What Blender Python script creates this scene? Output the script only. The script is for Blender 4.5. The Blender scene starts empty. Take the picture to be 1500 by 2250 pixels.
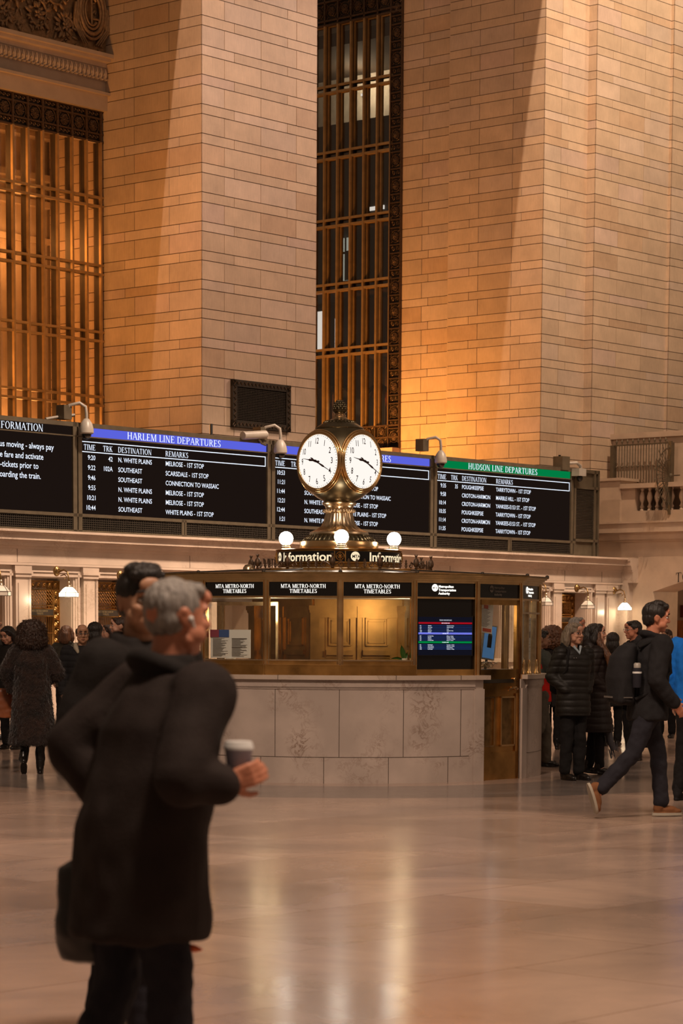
import bpy, math, random
import numpy as np
from mathutils import Matrix, Vector, noise, Euler
random.seed(7)
SC = bpy.context.scene
COL = SC.collection
PI = math.pi
def R(d): return math.radians(d)

# ------------------------------------------------------------------ camera
F, PIT, ROLL, TH, CY, CX, CH = 5411.387, -.105027514, .00555690246, .714463135, 1965.76, 750.0, 1.55
fwd = np.array([0, math.cos(PIT), math.sin(PIT)]); r0 = np.array([1., 0, 0]); u0 = np.cross(r0, fwd)
RR = math.cos(ROLL)*r0 + math.sin(ROLL)*u0; UU = -math.sin(ROLL)*r0 + math.cos(ROLL)*u0
CAMP = np.array([0, 0, CH])
cd = bpy.data.cameras.new('camera'); cam = bpy.data.objects.new('camera', cd); COL.objects.link(cam)
cd.sensor_fit = 'VERTICAL'; cd.sensor_height = 36; cd.sensor_width = 24
cd.lens = F/2250*36; cd.shift_y = (CY-1125)/2250; cd.shift_x = 0
cd.clip_start = .5; cd.clip_end = 300
mw = Matrix.Identity(4)
for i in range(3):
    mw[i][0] = RR[i]; mw[i][1] = UU[i]; mw[i][2] = -fwd[i]; mw[i][3] = CAMP[i]
cam.matrix_world = mw
cd.dof.use_dof = True; cd.dof.focus_distance = 31.0; cd.dof.aperture_fstop = 5.0
SC.camera = cam

# ------------------------------------------------------------------ view, world
SC.view_settings.view_transform = 'Standard'; SC.view_settings.look = 'None'
SC.view_settings.gamma = 1; SC.view_settings.use_curve_mapping = False
SC.view_settings.exposure = 0.0
w = bpy.data.worlds.new('hall_air'); SC.world = w; w.use_nodes = True
w.node_tree.nodes['Background'].inputs[0].default_value = (1.0, .66, .44, 1)
w.node_tree.nodes['Background'].inputs[1].default_value = .14

# ------------------------------------------------------------------ geometry frames
def ray(x, y): return fwd + RR*(x-CX)/F - UU*(y-CY)/F
def at(x, y, Y):
    r = ray(x, y); return CAMP + r*(Y/r[1])
def fl(x, y, z=0.):
    r = ray(x, y); return CAMP + r*((z-CH)/r[2])
D1 = np.array([math.sin(TH), math.cos(TH), 0]); D2 = np.array([-math.cos(TH), math.sin(TH), 0])
O = fl(130, 1590); WROT = PI/2 - TH
def W(s, t, z=0.): return O + D1*s + D2*t + np.array([0, 0, z])
def onA(x, y, t=0.):
    r = ray(x, y); k = ((O-CAMP)@D2 + t)/(r@D2); p = CAMP + r*k; return float((p-O)@D1), float(p[2])
def onB(x, y, s):
    r = ray(x, y); k = ((O-CAMP)@D1 + s)/(r@D1); p = CAMP + r*k; return float((p-O)@D2), float(p[2])

# ------------------------------------------------------------------ lights
def lamp(name, kind, loc, power, color, **kw):
    l = bpy.data.lights.new(name, kind); l.energy = power; l.color = color
    o = bpy.data.objects.new(name, l); COL.objects.link(o); o.location = loc
    aim = kw.pop('aim', None); d = kw.pop('dir', None)
    for k, v in kw.items(): setattr(l, k, v)
    if aim is not None: d = Vector(aim) - Vector(loc)
    if d is not None: o.rotation_euler = Vector(d).to_track_quat('-Z', 'Y').to_euler()
    return o
def edge_spot(name, A, P1, P2, inside, power, color, half=87):
    """floodlight whose cone edge runs through P1 and P2; `inside` is a point it lights"""
    A, P1, P2, I = map(Vector, (A, P1, P2, inside))
    n = (P1-A).cross(P2-A).normalized()
    if n.dot(I-A) < 0: n = -n
    # tilt so the cone edge (not the 90 degree plane) passes through the line
    m = (((P1-A).normalized() + (P2-A).normalized()).normalized())
    d = (n*math.sin(R(half)) + m*math.cos(R(half)))
    return lamp(name, 'SPOT', A, power, color, dir=d, spot_size=R(half*2), spot_blend=0, shadow_soft_size=.015)
S1 = 15.588; S0 = 4.869; TLW0 = 3.984
wB = lambda x, y, s: Vector(W(s, *onB(x, y, s)))
edge_spot('floodlight_east', W(12.0, -7, 17.5), wB(1187, 0, S1), wB(1082, 930, S1), W(17, 1, 8), 6000, (1, .70, .47))
lamp('floodlight_high_east', 'SPOT', W(20.5, -4, 19.5), 1100, (1, .80, .58), aim=W(20.5, 1, 16), spot_size=R(100), spot_blend=1, shadow_soft_size=.2)
edge_spot('floodlight_west', W(.5, -3.5, 12.5), wB(395, 0, S0), wB(322, 900, S0), W(8, 1, 8), 1150, (1, .66, .46))
lamp('cross_fill_spot', 'SPOT', W(17, -6.5, 17), 4800, (1, .68, .52), aim=W(6.6, 1.3, 9.5), spot_size=R(56), spot_blend=.9, shadow_soft_size=.3)  # fill spot added for the front face of the west pier
lamp('hall_overhead_fill', 'AREA', (6, 10, 26), 900, (1, .72, .54), shape='RECTANGLE', size=16, size_y=16, dir=(0, .0, -1))  # unseen overhead panel added for soft ambient fill
lamp('hall_side_fill', 'AREA', (27, 18, 12), 700, (1, .72, .54), shape='RECTANGLE', size=8, size_y=10, aim=(2, 31, 4))  # side fill added for the stone fronts, kept off the reveals
lamp('hall_fill_spot_a', 'SPOT', (-3, 10, 15), 8800, (1, .75, .58), aim=(0, 25, 0), spot_size=R(64), spot_blend=1, shadow_soft_size=1.2)  # unseen spot added to brighten the booth and floor
lamp('hall_fill_spot_b', 'SPOT', (3, 5, 15), 9500, (1, .75, .58), aim=(1, 12, 0), spot_size=R(70), spot_blend=1, shadow_soft_size=1.2)  # second added spot, fills the near floor
for i_, s_ in enumerate((0, 6, 12)):
    lamp('ticket_wash_fill', 'SPOT', W(s_, -7.5, 13), 14000, (1, .73, .54), aim=W(s_, -1.5, 0), spot_size=R(58), spot_blend=1, shadow_soft_size=.6)  # overhead spots added to fill the low ticket front
lamp('recess_uplight_a', 'SPOT', W(12.3, 5.6, 4.2), 2100, (1, .40, .08), aim=W(15.6, 5.0, 8.0), spot_size=R(140), spot_blend=1, shadow_soft_size=.3)
lamp('recess_uplight_b', 'SPOT', W(-.5, .8, 4.0), 800, (1, .42, .10), aim=W(3.2, 3.9, 11), spot_size=R(120), spot_blend=1, shadow_soft_size=.3)
lamp('recess_uplight_c', 'SPOT', W(-1, 2.2, 7.2), 430, (1, .42, .10), aim=W(4.9, 3.0, 10.5), spot_size=R(110), spot_blend=1, shadow_soft_size=.3)
lamp('cavity_fill_d', 'POINT', W(3.6, TLW0+.9, 5.4), 125, (1, .46, .14), shadow_soft_size=.5)  # first of four added cavity lamps brightening the wall behind the left panes
lamp('cavity_fill_e', 'POINT', W(3.6, TLW0+.9, 9.0), 100, (1, .46, .14), shadow_soft_size=.5)
lamp('cavity_fill_f', 'POINT', W(1.0, TLW0+.9, 6.6), 150, (1, .46, .14), shadow_soft_size=.5)
lamp('cavity_fill_g', 'POINT', W(1.6, TLW0+.9, 10.4), 80, (1, .46, .14), shadow_soft_size=.5)

# ------------------------------------------------------------------ materials
def new_mat(name):
    m = bpy.data.materials.new(name); m.use_nodes = True
    nt = m.node_tree; return m, nt, nt.nodes['Principled BSDF']
def N(nt, t, **kw):
    n = nt.nodes.new(t)
    for k, v in kw.items(): setattr(n, k, v)
    return n
def mat(name, col, rough=.6, metal=0., var=.12, scale=6., bump=.0, bscale=40., spec=None, stretch=None, rvar=0.):
    m, nt, b = new_mat(name); L = nt.links.new
    tc = N(nt, 'ShaderNodeTexCoord'); mp = N(nt, 'ShaderNodeMapping')
    if stretch: mp.inputs['Scale'].default_value = stretch
    L(tc.outputs['Object'], mp.inputs[0])
    nz = N(nt, 'ShaderNodeTexNoise'); nz.inputs['Scale'].default_value = scale; nz.inputs['Detail'].default_value = 5
    L(mp.outputs[0], nz.inputs['Vector'])
    rp = N(nt, 'ShaderNodeValToRGB')
    rp.color_ramp.elements[0].position = .3; rp.color_ramp.elements[1].position = .7
    lo = [max(0, c*(1-var)) for c in col]; hi = [min(1, c*(1+var)) for c in col]
    rp.color_ramp.elements[0].color = (*lo, 1); rp.color_ramp.elements[1].color = (*hi, 1)
    L(nz.outputs[0], rp.inputs[0]); L(rp.outputs[0], b.inputs['Base Color'])
    b.inputs['Roughness'].default_value = rough; b.inputs['Metallic'].default_value = metal
    if spec is not None: b.inputs['Specular IOR Level'].default_value = spec
    if rvar:
        mr = N(nt, 'ShaderNodeMapRange'); mr.inputs[3].default_value = max(.02, rough-rvar); mr.inputs[4].default_value = rough+rvar
        L(nz.outputs[0], mr.inputs[0]); L(mr.outputs[0], b.inputs['Roughness'])
    if bump:
        n2 = N(nt, 'ShaderNodeTexNoise'); n2.inputs['Scale'].default_value = bscale; n2.inputs['Detail'].default_value = 4
        L(mp.outputs[0], n2.inputs['Vector'])
        bp = N(nt, 'ShaderNodeBump'); bp.inputs['Strength'].default_value = bump; bp.inputs['Distance'].default_value = .02
        L(n2.outputs[0], bp.inputs['Height']); L(bp.outputs[0], b.inputs['Normal'])
    return m
def emis(name, col, strength):
    m = bpy.data.materials.new(name); m.use_nodes = True; nt = m.node_tree
    nt.nodes.remove(nt.nodes['Principled BSDF'])
    e = N(nt, 'ShaderNodeEmission'); e.inputs[0].default_value = (*col, 1); e.inputs[1].default_value = strength
    nt.links.new(e.outputs[0], nt.nodes['Material Output'].inputs[0]); return m
def glass(name, tint=(.93, .93, .9), refl=1.0, rough=.02):
    m = bpy.data.materials.new(name); m.use_nodes = True; nt = m.node_tree; L = nt.links.new
    nt.nodes.remove(nt.nodes['Principled BSDF'])
    lw = N(nt, 'ShaderNodeLayerWeight'); lw.inputs[0].default_value = .5
    pw = N(nt, 'ShaderNodeMath', operation='POWER'); pw.inputs[1].default_value = 5; L(lw.outputs['Facing'], pw.inputs[0])
    fr = N(nt, 'ShaderNodeMath', operation='MULTIPLY_ADD'); fr.inputs[1].default_value = .95; fr.inputs[2].default_value = .04; L(pw.outputs[0], fr.inputs[0])
    ml = N(nt, 'ShaderNodeMath', operation='MULTIPLY', use_clamp=True); ml.inputs[1].default_value = refl
    tr = N(nt, 'ShaderNodeBsdfTransparent'); tr.inputs[0].default_value = (*tint, 1)
    gl = N(nt, 'ShaderNodeBsdfGlossy'); gl.inputs['Roughness'].default_value = rough
    mx = N(nt, 'ShaderNodeMixShader'); L(fr.outputs[0], ml.inputs[0]); L(ml.outputs[0], mx.inputs[0])
    L(tr.outputs[0], mx.inputs[1]); L(gl.outputs[0], mx.inputs[2]); L(mx.outputs[0], nt.nodes['Material Output'].inputs[0])
    return m
def stone_mat(name, col, rough=.55):
    m, nt, b = new_mat(name); L = nt.links.new
    at_ = N(nt, 'ShaderNodeAttribute', attribute_name='tone')
    tc = N(nt, 'ShaderNodeTexCoord')
    nz = N(nt, 'ShaderNodeTexNoise'); nz.inputs['Scale'].default_value = 2.2; nz.inputs['Detail'].default_value = 8; nz.inputs['Roughness'].default_value = .65
    L(tc.outputs['Object'], nz.inputs[0])
    mp = N(nt, 'ShaderNodeMapping'); mp.inputs['Scale'].default_value = (14, 14, 1.2); L(tc.outputs['Object'], mp.inputs[0])
    n2 = N(nt, 'ShaderNodeTexNoise'); n2.inputs['Scale'].default_value = 4; n2.inputs['Detail'].default_value = 4; L(mp.outputs[0], n2.inputs[0])
    rp = N(nt, 'ShaderNodeMapRange'); rp.inputs[1].default_value = .3; rp.inputs[2].default_value = .7; rp.inputs[3].default_value = .86; rp.inputs[4].default_value = 1.1
    L(nz.outputs[0], rp.inputs[0])
    r2 = N(nt, 'ShaderNodeMapRange'); r2.inputs[1].default_value = .3; r2.inputs[2].default_value = .7; r2.inputs[3].default_value = .93; r2.inputs[4].default_value = 1.05
    L(n2.outputs[0], r2.inputs[0])
    m1 = N(nt, 'ShaderNodeMath', operation='MULTIPLY'); L(rp.outputs[0], m1.inputs[0]); L(r2.outputs[0], m1.inputs[1])
    mx = N(nt, 'ShaderNodeMix', data_type='RGBA', blend_type='MULTIPLY'); mx.inputs[0].default_value = 1
    mx.inputs[6].default_value = (*col, 1); L(at_.outputs['Color'], mx.inputs[7])
    m2 = N(nt, 'ShaderNodeVectorMath', operation='SCALE'); L(mx.outputs[2], m2.inputs[0]); L(m1.outputs[0], m2.inputs['Scale'])
    L(m2.outputs[0], b.inputs['Base Color']); b.inputs['Roughness'].default_value = rough
    bp = N(nt, 'ShaderNodeBump'); bp.inputs['Strength'].default_value = .25; bp.inputs['Distance'].default_value = .02
    L(nz.outputs[0], bp.inputs['Height']); L(bp.outputs[0], b.inputs['Normal'])
    return m
def marble(name, base, vein, scale, rough, vein_w=.06, attr=False):
    m, nt, b = new_mat(name); L = nt.links.new
    tc = N(nt, 'ShaderNodeTexCoord')
    n0 = N(nt, 'ShaderNodeTexNoise'); n0.inputs['Scale'].default_value = scale*.9; n0.inputs['Detail'].default_value = 6; L(tc.outputs['Object'], n0.inputs[0])
    n1 = N(nt, 'ShaderNodeTexNoise'); n1.inputs['Scale'].default_value = scale*2.2; n1.inputs['Detail'].default_value = 9; n1.inputs['Roughness'].default_value = .7
    n1.inputs['Distortion'].default_value = 1.2; L(tc.outputs['Object'], n1.inputs[0])
    sb = N(nt, 'ShaderNodeMath', operation='SUBTRACT'); sb.inputs[1].default_value = .5; L(n1.outputs[0], sb.inputs[0])
    ab = N(nt, 'ShaderNodeMath', operation='ABSOLUTE'); L(sb.outputs[0], ab.inputs[0])
    mr = N(nt, 'ShaderNodeMapRange'); mr.inputs[1].default_value = 0; mr.inputs[2].default_value = vein_w; mr.inputs[3].default_value = 1; mr.inputs[4].default_value = 0
    L(ab.outputs[0], mr.inputs[0])
    n3 = N(nt, 'ShaderNodeTexNoise'); n3.inputs['Scale'].default_value = scale*.7; n3.inputs['Detail'].default_value = 3; L(tc.outputs['Object'], n3.inputs[0])
    m3 = N(nt, 'ShaderNodeMapRange'); m3.inputs[1].default_value = .5; m3.inputs[2].default_value = .68; L(n3.outputs[0], m3.inputs[0])
    mu = N(nt, 'ShaderNodeMath', operation='MULTIPLY'); L(mr.outputs[0], mu.inputs[0]); L(m3.outputs[0], mu.inputs[1])
    rp = N(nt, 'ShaderNodeValToRGB'); rp.color_ramp.elements[0].position = .35; rp.color_ramp.elements[1].position = .65
    rp.color_ramp.elements[0].color = (*[c*.87 for c in base], 1); rp.color_ramp.elements[1].color = (*[min(1, c*1.1) for c in base], 1)
    L(n0.outputs[0], rp.inputs[0])
    mx = N(nt, 'ShaderNodeMix', data_type='RGBA'); L(mu.outputs[0], mx.inputs[0]); L(rp.outputs[0], mx.inputs[6]); mx.inputs[7].default_value = (*vein, 1)
    out = mx.outputs[2]
    if attr:
        at_ = N(nt, 'ShaderNodeAttribute', attribute_name='tone')
        mm = N(nt, 'ShaderNodeMix', data_type='RGBA', blend_type='MULTIPLY'); mm.inputs[0].default_value = 1
        L(out, mm.inputs[6]); L(at_.outputs['Color'], mm.inputs[7]); out = mm.outputs[2]
    L(out, b.inputs['Base Color']); b.inputs['Roughness'].default_value = rough
    return m
def floor_mat():
    m, nt, b = new_mat('polished_floor_marble'); L = nt.links.new
    tc = N(nt, 'ShaderNodeTexCoord')
    mp = N(nt, 'ShaderNodeMapping'); mp.inputs['Rotation'].default_value = (0, 0, -WROT); L(tc.outputs['Object'], mp.inputs[0])
    br = N(nt, 'ShaderNodeTexBrick'); br.inputs['Scale'].default_value = 1; br.inputs['Brick Width'].default_value = 2.3; br.inputs['Row Height'].default_value = 1.15
    br.inputs['Mortar Size'].default_value = .006; br.inputs['Mortar Smooth'].default_value = .2
    br.inputs['Color1'].default_value = (.42, .315, .255, 1); br.inputs['Color2'].default_value = (.34, .245, .19, 1); br.inputs['Mortar'].default_value = (.22, .14, .10, 1)
    L(mp.outputs[0], br.inputs['Vector'])
    n0 = N(nt, 'ShaderNodeTexNoise'); n0.inputs['Scale'].default_value = .55; n0.inputs['Detail'].default_value = 8; n0.inputs['Roughness'].default_value = .6; n0.inputs['Distortion'].default_value = .6
    L(tc.outputs['Object'], n0.inputs[0])
    rp = N(nt, 'ShaderNodeValToRGB'); e = rp.color_ramp.elements; e[0].position = .32; e[1].position = .68
    e[0].color = (.72, .72, .74, 1); e[1].color = (1.16, 1.12, 1.1, 1); L(n0.outputs[0], rp.inputs[0])
    mx = N(nt, 'ShaderNodeMix', data_type='RGBA', blend_type='MULTIPLY'); mx.inputs[0].default_value = 1
    L(br.outputs[0], mx.inputs[6]); L(rp.outputs[0], mx.inputs[7])
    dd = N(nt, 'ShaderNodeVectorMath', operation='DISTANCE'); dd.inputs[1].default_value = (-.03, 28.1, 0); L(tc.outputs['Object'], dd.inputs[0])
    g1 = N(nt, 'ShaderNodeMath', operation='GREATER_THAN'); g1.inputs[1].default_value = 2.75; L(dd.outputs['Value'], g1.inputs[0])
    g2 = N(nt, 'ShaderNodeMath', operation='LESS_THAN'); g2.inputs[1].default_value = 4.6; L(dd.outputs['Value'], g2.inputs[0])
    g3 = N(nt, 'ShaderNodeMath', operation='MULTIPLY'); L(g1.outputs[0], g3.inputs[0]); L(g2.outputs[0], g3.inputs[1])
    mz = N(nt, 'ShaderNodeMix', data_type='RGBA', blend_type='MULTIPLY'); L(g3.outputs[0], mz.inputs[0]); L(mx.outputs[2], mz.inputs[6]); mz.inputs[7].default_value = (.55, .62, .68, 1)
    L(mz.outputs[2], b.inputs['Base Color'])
    mr = N(nt, 'ShaderNodeMapRange'); mr.inputs[1].default_value = .3; mr.inputs[2].default_value = .7; mr.inputs[3].default_value = .15; mr.inputs[4].default_value = .25
    L(n0.outputs[0], mr.inputs[0]); L(mr.outputs[0], b.inputs['Roughness'])
    mp2 = N(nt, 'ShaderNodeMapping'); mp2.inputs['Scale'].default_value = (.9, 1.4, 1); L(tc.outputs['Object'], mp2.inputs[0])
    n2 = N(nt, 'ShaderNodeTexNoise'); n2.inputs['Scale'].default_value = 2.2; n2.inputs['Detail'].default_value = 2; L(mp2.outputs[0], n2.inputs[0])
    bp = N(nt, 'ShaderNodeBump'); bp.inputs['Strength'].default_value = .10; bp.inputs['Distance'].default_value = .012
    L(n2.outputs[0], bp.inputs['Height']); L(bp.outputs[0], b.inputs['Normal'])
    return m

M = {}
M['stone'] = stone_mat('buff_stone_blocks', (.56, .42, .30))
M['mortar'] = mat('dark_mortar', (.10, .065, .045), .9)
M['stone_plain'] = mat('smooth_buff_stone', (.46, .35, .26), .5, var=.10, scale=3, bump=.1, bscale=25)
M['ticket_marble'] = marble('ticket_front_marble', (.47, .375, .30), (.30, .22, .16), 1.6, .28, .03)
M['booth_marble'] = marble('veined_counter_marble', (.43, .35, .30), (.17, .10, .065), 2.6, .30, .035)
M['joint'] = mat('counter_joint', (.12, .09, .07), .8)
M['floor'] = floor_mat()
M['band'] = mat('grey_floor_band', (.15, .145, .13), .2, var=.3, scale=2)
M['bronze'] = mat('dull_bronze_frame', (.13, .105, .07), .45, .5, var=.15)
M['bronze_dark'] = mat('dark_bronze', (.045, .035, .025), .5, .5)
M['iron'] = mat('dark_cast_iron', (.10, .06, .035), .5, .55, var=.3, scale=30)
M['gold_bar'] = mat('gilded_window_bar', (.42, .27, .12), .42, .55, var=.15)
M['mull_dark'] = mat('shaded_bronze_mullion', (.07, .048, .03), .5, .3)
M['brass'] = mat('polished_brass', (.70, .46, .22), .22, 1., var=.18, scale=5, rvar=.08)
M['brass_old'] = mat('aged_brass', (.46, .26, .085), .30, 1., var=.35, scale=4, rvar=.1)
M['brass_dark'] = mat('tarnished_brass', (.25, .155, .06), .35, .9, var=.3, scale=12)
M['nickel_brass'] = mat('pale_worn_brass', (.62, .47, .30), .28, 1., var=.2, scale=20)
M['green_brass'] = mat('green_patina_brass', (.17, .14, .085), .3, .95, var=.2, scale=8)
M['carved'] = mat('carved_bronze_relief', (.28, .17, .085), .45, .4, var=.3, scale=18, bump=.3)
M['black'] = mat('gloss_black_panel', (.006, .0055, .005), .18, var=0)
M['screen'] = emis('dark_display_surface', (.011, .0065, .005), 1.)
M['blue_hdr'] = emis('blue_display_header', (.105, .125, .72), 1.)
M['green_hdr'] = emis('green_display_header', (.0, .20, .055), 1.)
M['txt'] = emis('lit_display_text', (.80, .86, 1.), 1.25)
M['txt_warm'] = emis('lit_sign_text', (1., .93, .84), 1.8)
M['txt_info'] = emis('warm_lit_sign_text', (1., .80, .52), 1.0)
M['grey_txt'] = mat('unlit_grey_lettering', (.10, .085, .07), .5)
M['gold_txt'] = mat('dull_gold_lettering', (.30, .22, .10), .5, .3)
M['bronze_txt'] = mat('dark_bronze_lettering', (.02, .014, .01), .4)
M['glass'] = glass('clear_glass')
M['glass_win'] = glass('window_glass', (.80, .74, .66), 2.2, .04)
M['globe'] = emis('glowing_opal_glass', (1., .90, .78), 16.)
M['dial'] = emis('lit_opal_dial', (1., .93, .86), 1.02)
M['dial_ink'] = mat('dark_dial_ink', (.03, .01, .01), .5)
M['lampglass_lit'] = emis('lit_lamp_glass', (1., .88, .66), 3.2)
M['lampglass_dim'] = mat('unlit_lamp_glass', (.55, .50, .43), .3)
M['grille_mesh'] = mat('louvre_mesh', (.035, .028, .02), .6, .3)
M['white'] = mat('white_plastic', (.7, .69, .66), .4, var=.03)
M['paper'] = mat('white_paper', (.72, .74, .76), .7, var=.03)
M['grey_plastic'] = mat('grey_camera_housing', (.30, .27, .23), .4)
M['wood'] = mat('warm_wood', (.36, .13, .04), .4, var=.25, scale=5, stretch=(6, 6, .8))

# ------------------------------------------------------------------ mesh builder
class MB:
    def __init__(s): s.v = []; s.f = []; s.m = []; s.c = []
    def add(s, vs, fs, mi=0, col=(1, 1, 1)):
        k = len(s.v); s.v.extend([tuple(float(a) for a in p) for p in vs])
        for f in fs: s.f.append([k+i for i in f]); s.m.append(mi); s.c.append(col)
    def box(s, x0, x1, y0, y1, z0, z1, mi=0, col=(1, 1, 1), T=None):
        vs = [(x, y, z) for z in (z0, z1) for y in (y0, y1) for x in (x0, x1)]
        if T is not None: vs = [T @ Vector(p) for p in vs]
        s.add(vs, [(0, 2, 3, 1), (4, 5, 7, 6), (0, 1, 5, 4), (2, 6, 7, 3), (0, 4, 6, 2), (1, 3, 7, 5)], mi, col)
    def tube(s, pts, r, n=8, closed=False, mi=0, T=None, flat=1.):
        pts = [Vector(p) for p in pts]
        if T is not None: pts = [T @ p for p in pts]
        m = len(pts); rs = r if hasattr(r, '__len__') else [r]*m
        vs = []; prev = None
        for i, p in enumerate(pts):
            if closed: t = pts[(i+1) % m]-pts[i-1]
            else: t = pts[min(i+1, m-1)]-pts[max(i-1, 0)]
            t = t.normalized() if t.length > 1e-9 else Vector((0, 0, 1))
            if prev is None:
                a = Vector((0, 0, 1)) if abs(t.z) < .9 else Vector((1, 0, 0))
                nrm = t.cross(a).normalized()
            else:
                nrm = (prev - t*prev.dot(t)); nrm = nrm.normalized() if nrm.length > 1e-9 else prev
            prev = nrm; b = t.cross(nrm)
            for k in range(n):
                an = 2*PI*k/n; vs.append(p + (nrm*math.cos(an) + b*math.sin(an)*flat)*rs[i])
        fs = []
        for i in range(m if closed else m-1):
            a = i*n; b_ = ((i+1) % m)*n
            for k in range(n): fs.append((a+k, a+(k+1) % n, b_+(k+1) % n, b_+k))
        if not closed:
            fs.append(tuple(range(n))[::-1]); fs.append(tuple((m-1)*n+k for k in range(n)))
        s.add(vs, fs, mi)
    def lathe(s, prof, n=48, c=(0, 0, 0), a0=0., a1=2*PI, mi=0, T=None, flute=None):
        full = abs(a1-a0-2*PI) < 1e-6; cnt = n if full else n+1; vs = []
        for (r, z) in prof:
            for k in range(cnt):
                a = a0+(a1-a0)*k/n; rr = r
                if flute and flute[0] <= z <= flute[1]: rr = r*(1+flute[3]*abs(math.sin(a*flute[2]/2)))
                p = Vector((c[0]+rr*math.cos(a), c[1]+rr*math.sin(a), c[2]+z)); vs.append(T @ p if T is not None else p)
        fs = []
        for i in range(len(prof)-1):
            for k in range(n):
                k2 = (k+1) % cnt; fs.append((i*cnt+k, i*cnt+k2, (i+1)*cnt+k2, (i+1)*cnt+k))
        if full:
            if prof[0][0] > 1e-6: fs.append(tuple(range(cnt))[::-1])
            if prof[-1][0] > 1e-6: fs.append(tuple((len(prof)-1)*cnt+k for k in range(cnt)))
        s.add(vs, fs, mi)
    def ell(s, c, r, n=20, m=12, T=None, mi=0, Rm=None):
        vs = []; c = Vector(c)
        for i in range(1, m):
            ph = PI*i/m
            for k in range(n):
                a = 2*PI*k/n; vs.append(Vector((r[0]*math.sin(ph)*math.cos(a), r[1]*math.sin(ph)*math.sin(a), r[2]*math.cos(ph))))
        vs += [Vector((0, 0, r[2])), Vector((0, 0, -r[2]))]
        if Rm is not None: vs = [Rm @ v for v in vs]
        vs = [v+c for v in vs]
        if T is not None: vs = [T @ v for v in vs]
        fs = []
        for i in range(m-2):
            for k in range(n): fs.append((i*n+k, (i+1)*n+k, (i+1)*n+(k+1) % n, i*n+(k+1) % n))
        t = len(vs)-2
        for k in range(n): fs.append((t, k, (k+1) % n)); fs.append((t+1, (m-2)*n+(k+1) % n, (m-2)*n+k))
        s.add(vs, fs, mi)
    def prism(s, poly, d0, d1, fn, mi=0):
        """poly in 2d, extruded between d0 and d1; fn(a,b,d) -> point"""
        n = len(poly); vs = [fn(a, b, d0) for a, b in poly] + [fn(a, b, d1) for a, b in poly]
        fs = [tuple(range(n))[::-1], tuple(range(n, 2*n))] + [(i, (i+1) % n, n+(i+1) % n, n+i) for i in range(n)]
        s.add(vs, fs, mi)
    def cap(s, a, b, ra, rb, n=12):
        a = Vector(a); b = Vector(b)
        s.tube([a, a.lerp(b, .5), b], [ra, (ra+rb)/2, rb], n); s.ell(a, (ra,)*3, n, 8); s.ell(b, (rb,)*3, n, 8)
    def mesh(s, name, mats, smooth=None):
        me = bpy.data.meshes.new(name); me.from_pydata(s.v, [], s.f); me.update()
        for m in (mats if isinstance(mats, (list, tuple)) else [mats]): me.materials.append(m)
        me.polygons.foreach_set('material_index', s.m)
        if any(c != (1, 1, 1) for c in s.c) or (me.materials and me.materials[0].name.startswith('buff_stone')):
            a = me.color_attributes.new('tone', 'FLOAT_COLOR', 'CORNER'); arr = []
            for f, c in zip(s.f, s.c): arr += [*c, 1]*len(f)
            a.data.foreach_set('color', arr)
        if smooth is not None:
            me.polygons.foreach_set('use_smooth', [True]*len(me.polygons))
            if smooth < 179: me.set_sharp_from_angle(angle=R(smooth))
        return me
    def build(s, name, mats, parent=None, smooth=None):
        o = bpy.data.objects.new(name, s.mesh(name, mats, smooth)); COL.objects.link(o); o.parent = parent; return o
def tag(o, label=None, cat=None, group=None, kind=None):
    if label: o['label'] = label
    if cat: o['category'] = cat
    if group: o['group'] = group
    if kind: o['kind'] = kind
    return o
def empty(name, loc, rz=0, label=None, cat=None, group=None, kind=None, scale=None):
    o = bpy.data.objects.new(name, None); COL.objects.link(o); o.location = loc; o.rotation_euler = (0, 0, rz); o.empty_display_size = .1
    if scale: o.scale = (scale,)*3
    return tag(o, label, cat, group, kind)
def copy_tree(o, parent=None):
    c = o.copy(); COL.objects.link(c); c.parent = parent
    for ch in list(o.children): copy_tree(ch, c)
    return c
def wall_empty(name, s, t, z, **kw): return empty(name, W(s, t, z), WROT, **kw)

# ------------------------------------------------------------------ lettering
def sans(text, h=1., xs=1., align='L', bold=0.):
    c = bpy.data.curves.new('t', 'FONT'); c.body = text; c.size = 1; c.offset = bold; c.resolution_u = 3
    o = bpy.data.objects.new('t', c); COL.objects.link(o); bpy.context.view_layer.update()
    me = bpy.data.meshes.new_from_object(o.evaluated_get(bpy.context.evaluated_depsgraph_get()))
    vs = [(v.co.x, v.co.y) for v in me.vertices]; fs = [tuple(p.vertices) for p in me.polygons]
    bpy.data.objects.remove(o); bpy.data.curves.remove(c); bpy.data.meshes.remove(me)
    k = h/.73; vs = [(x*k*xs, y*k) for x, y in vs]
    return _al(vs, fs, align)
def _al(vs, fs, align):
    if vs and align != 'L':
        x1 = max(v[0] for v in vs); x0 = min(v[0] for v in vs)
        d = x1 if align == 'R' else (x0+x1)/2; vs = [(x-d, y) for x, y in vs]
    return vs, fs
TK, TN, SF = .13, .05, .055
def _st(x, y0=0, y1=1, w=TK, top=1, bot=1):
    o = [[(x, y0), (x+w, y0), (x+w, y1), (x, y1)]]
    if bot: o.append([(x-SF, y0), (x+w+SF, y0), (x+w+SF, y0+TN*.8), (x-SF, y0+TN*.8)])
    if top: o.append([(x-SF, y1-TN*.8), (x+w+SF, y1-TN*.8), (x+w+SF, y1), (x-SF, y1)])
    return o
def _hb(x0, x1, y, w=TN): return [[(x0, y), (x1, y), (x1, y+w), (x0, y+w)]]
def _dg(x0, y0, x1, y1, w): return [[(x0, y0), (x0+w, y0), (x1+w, y1), (x1, y1)]]
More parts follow.
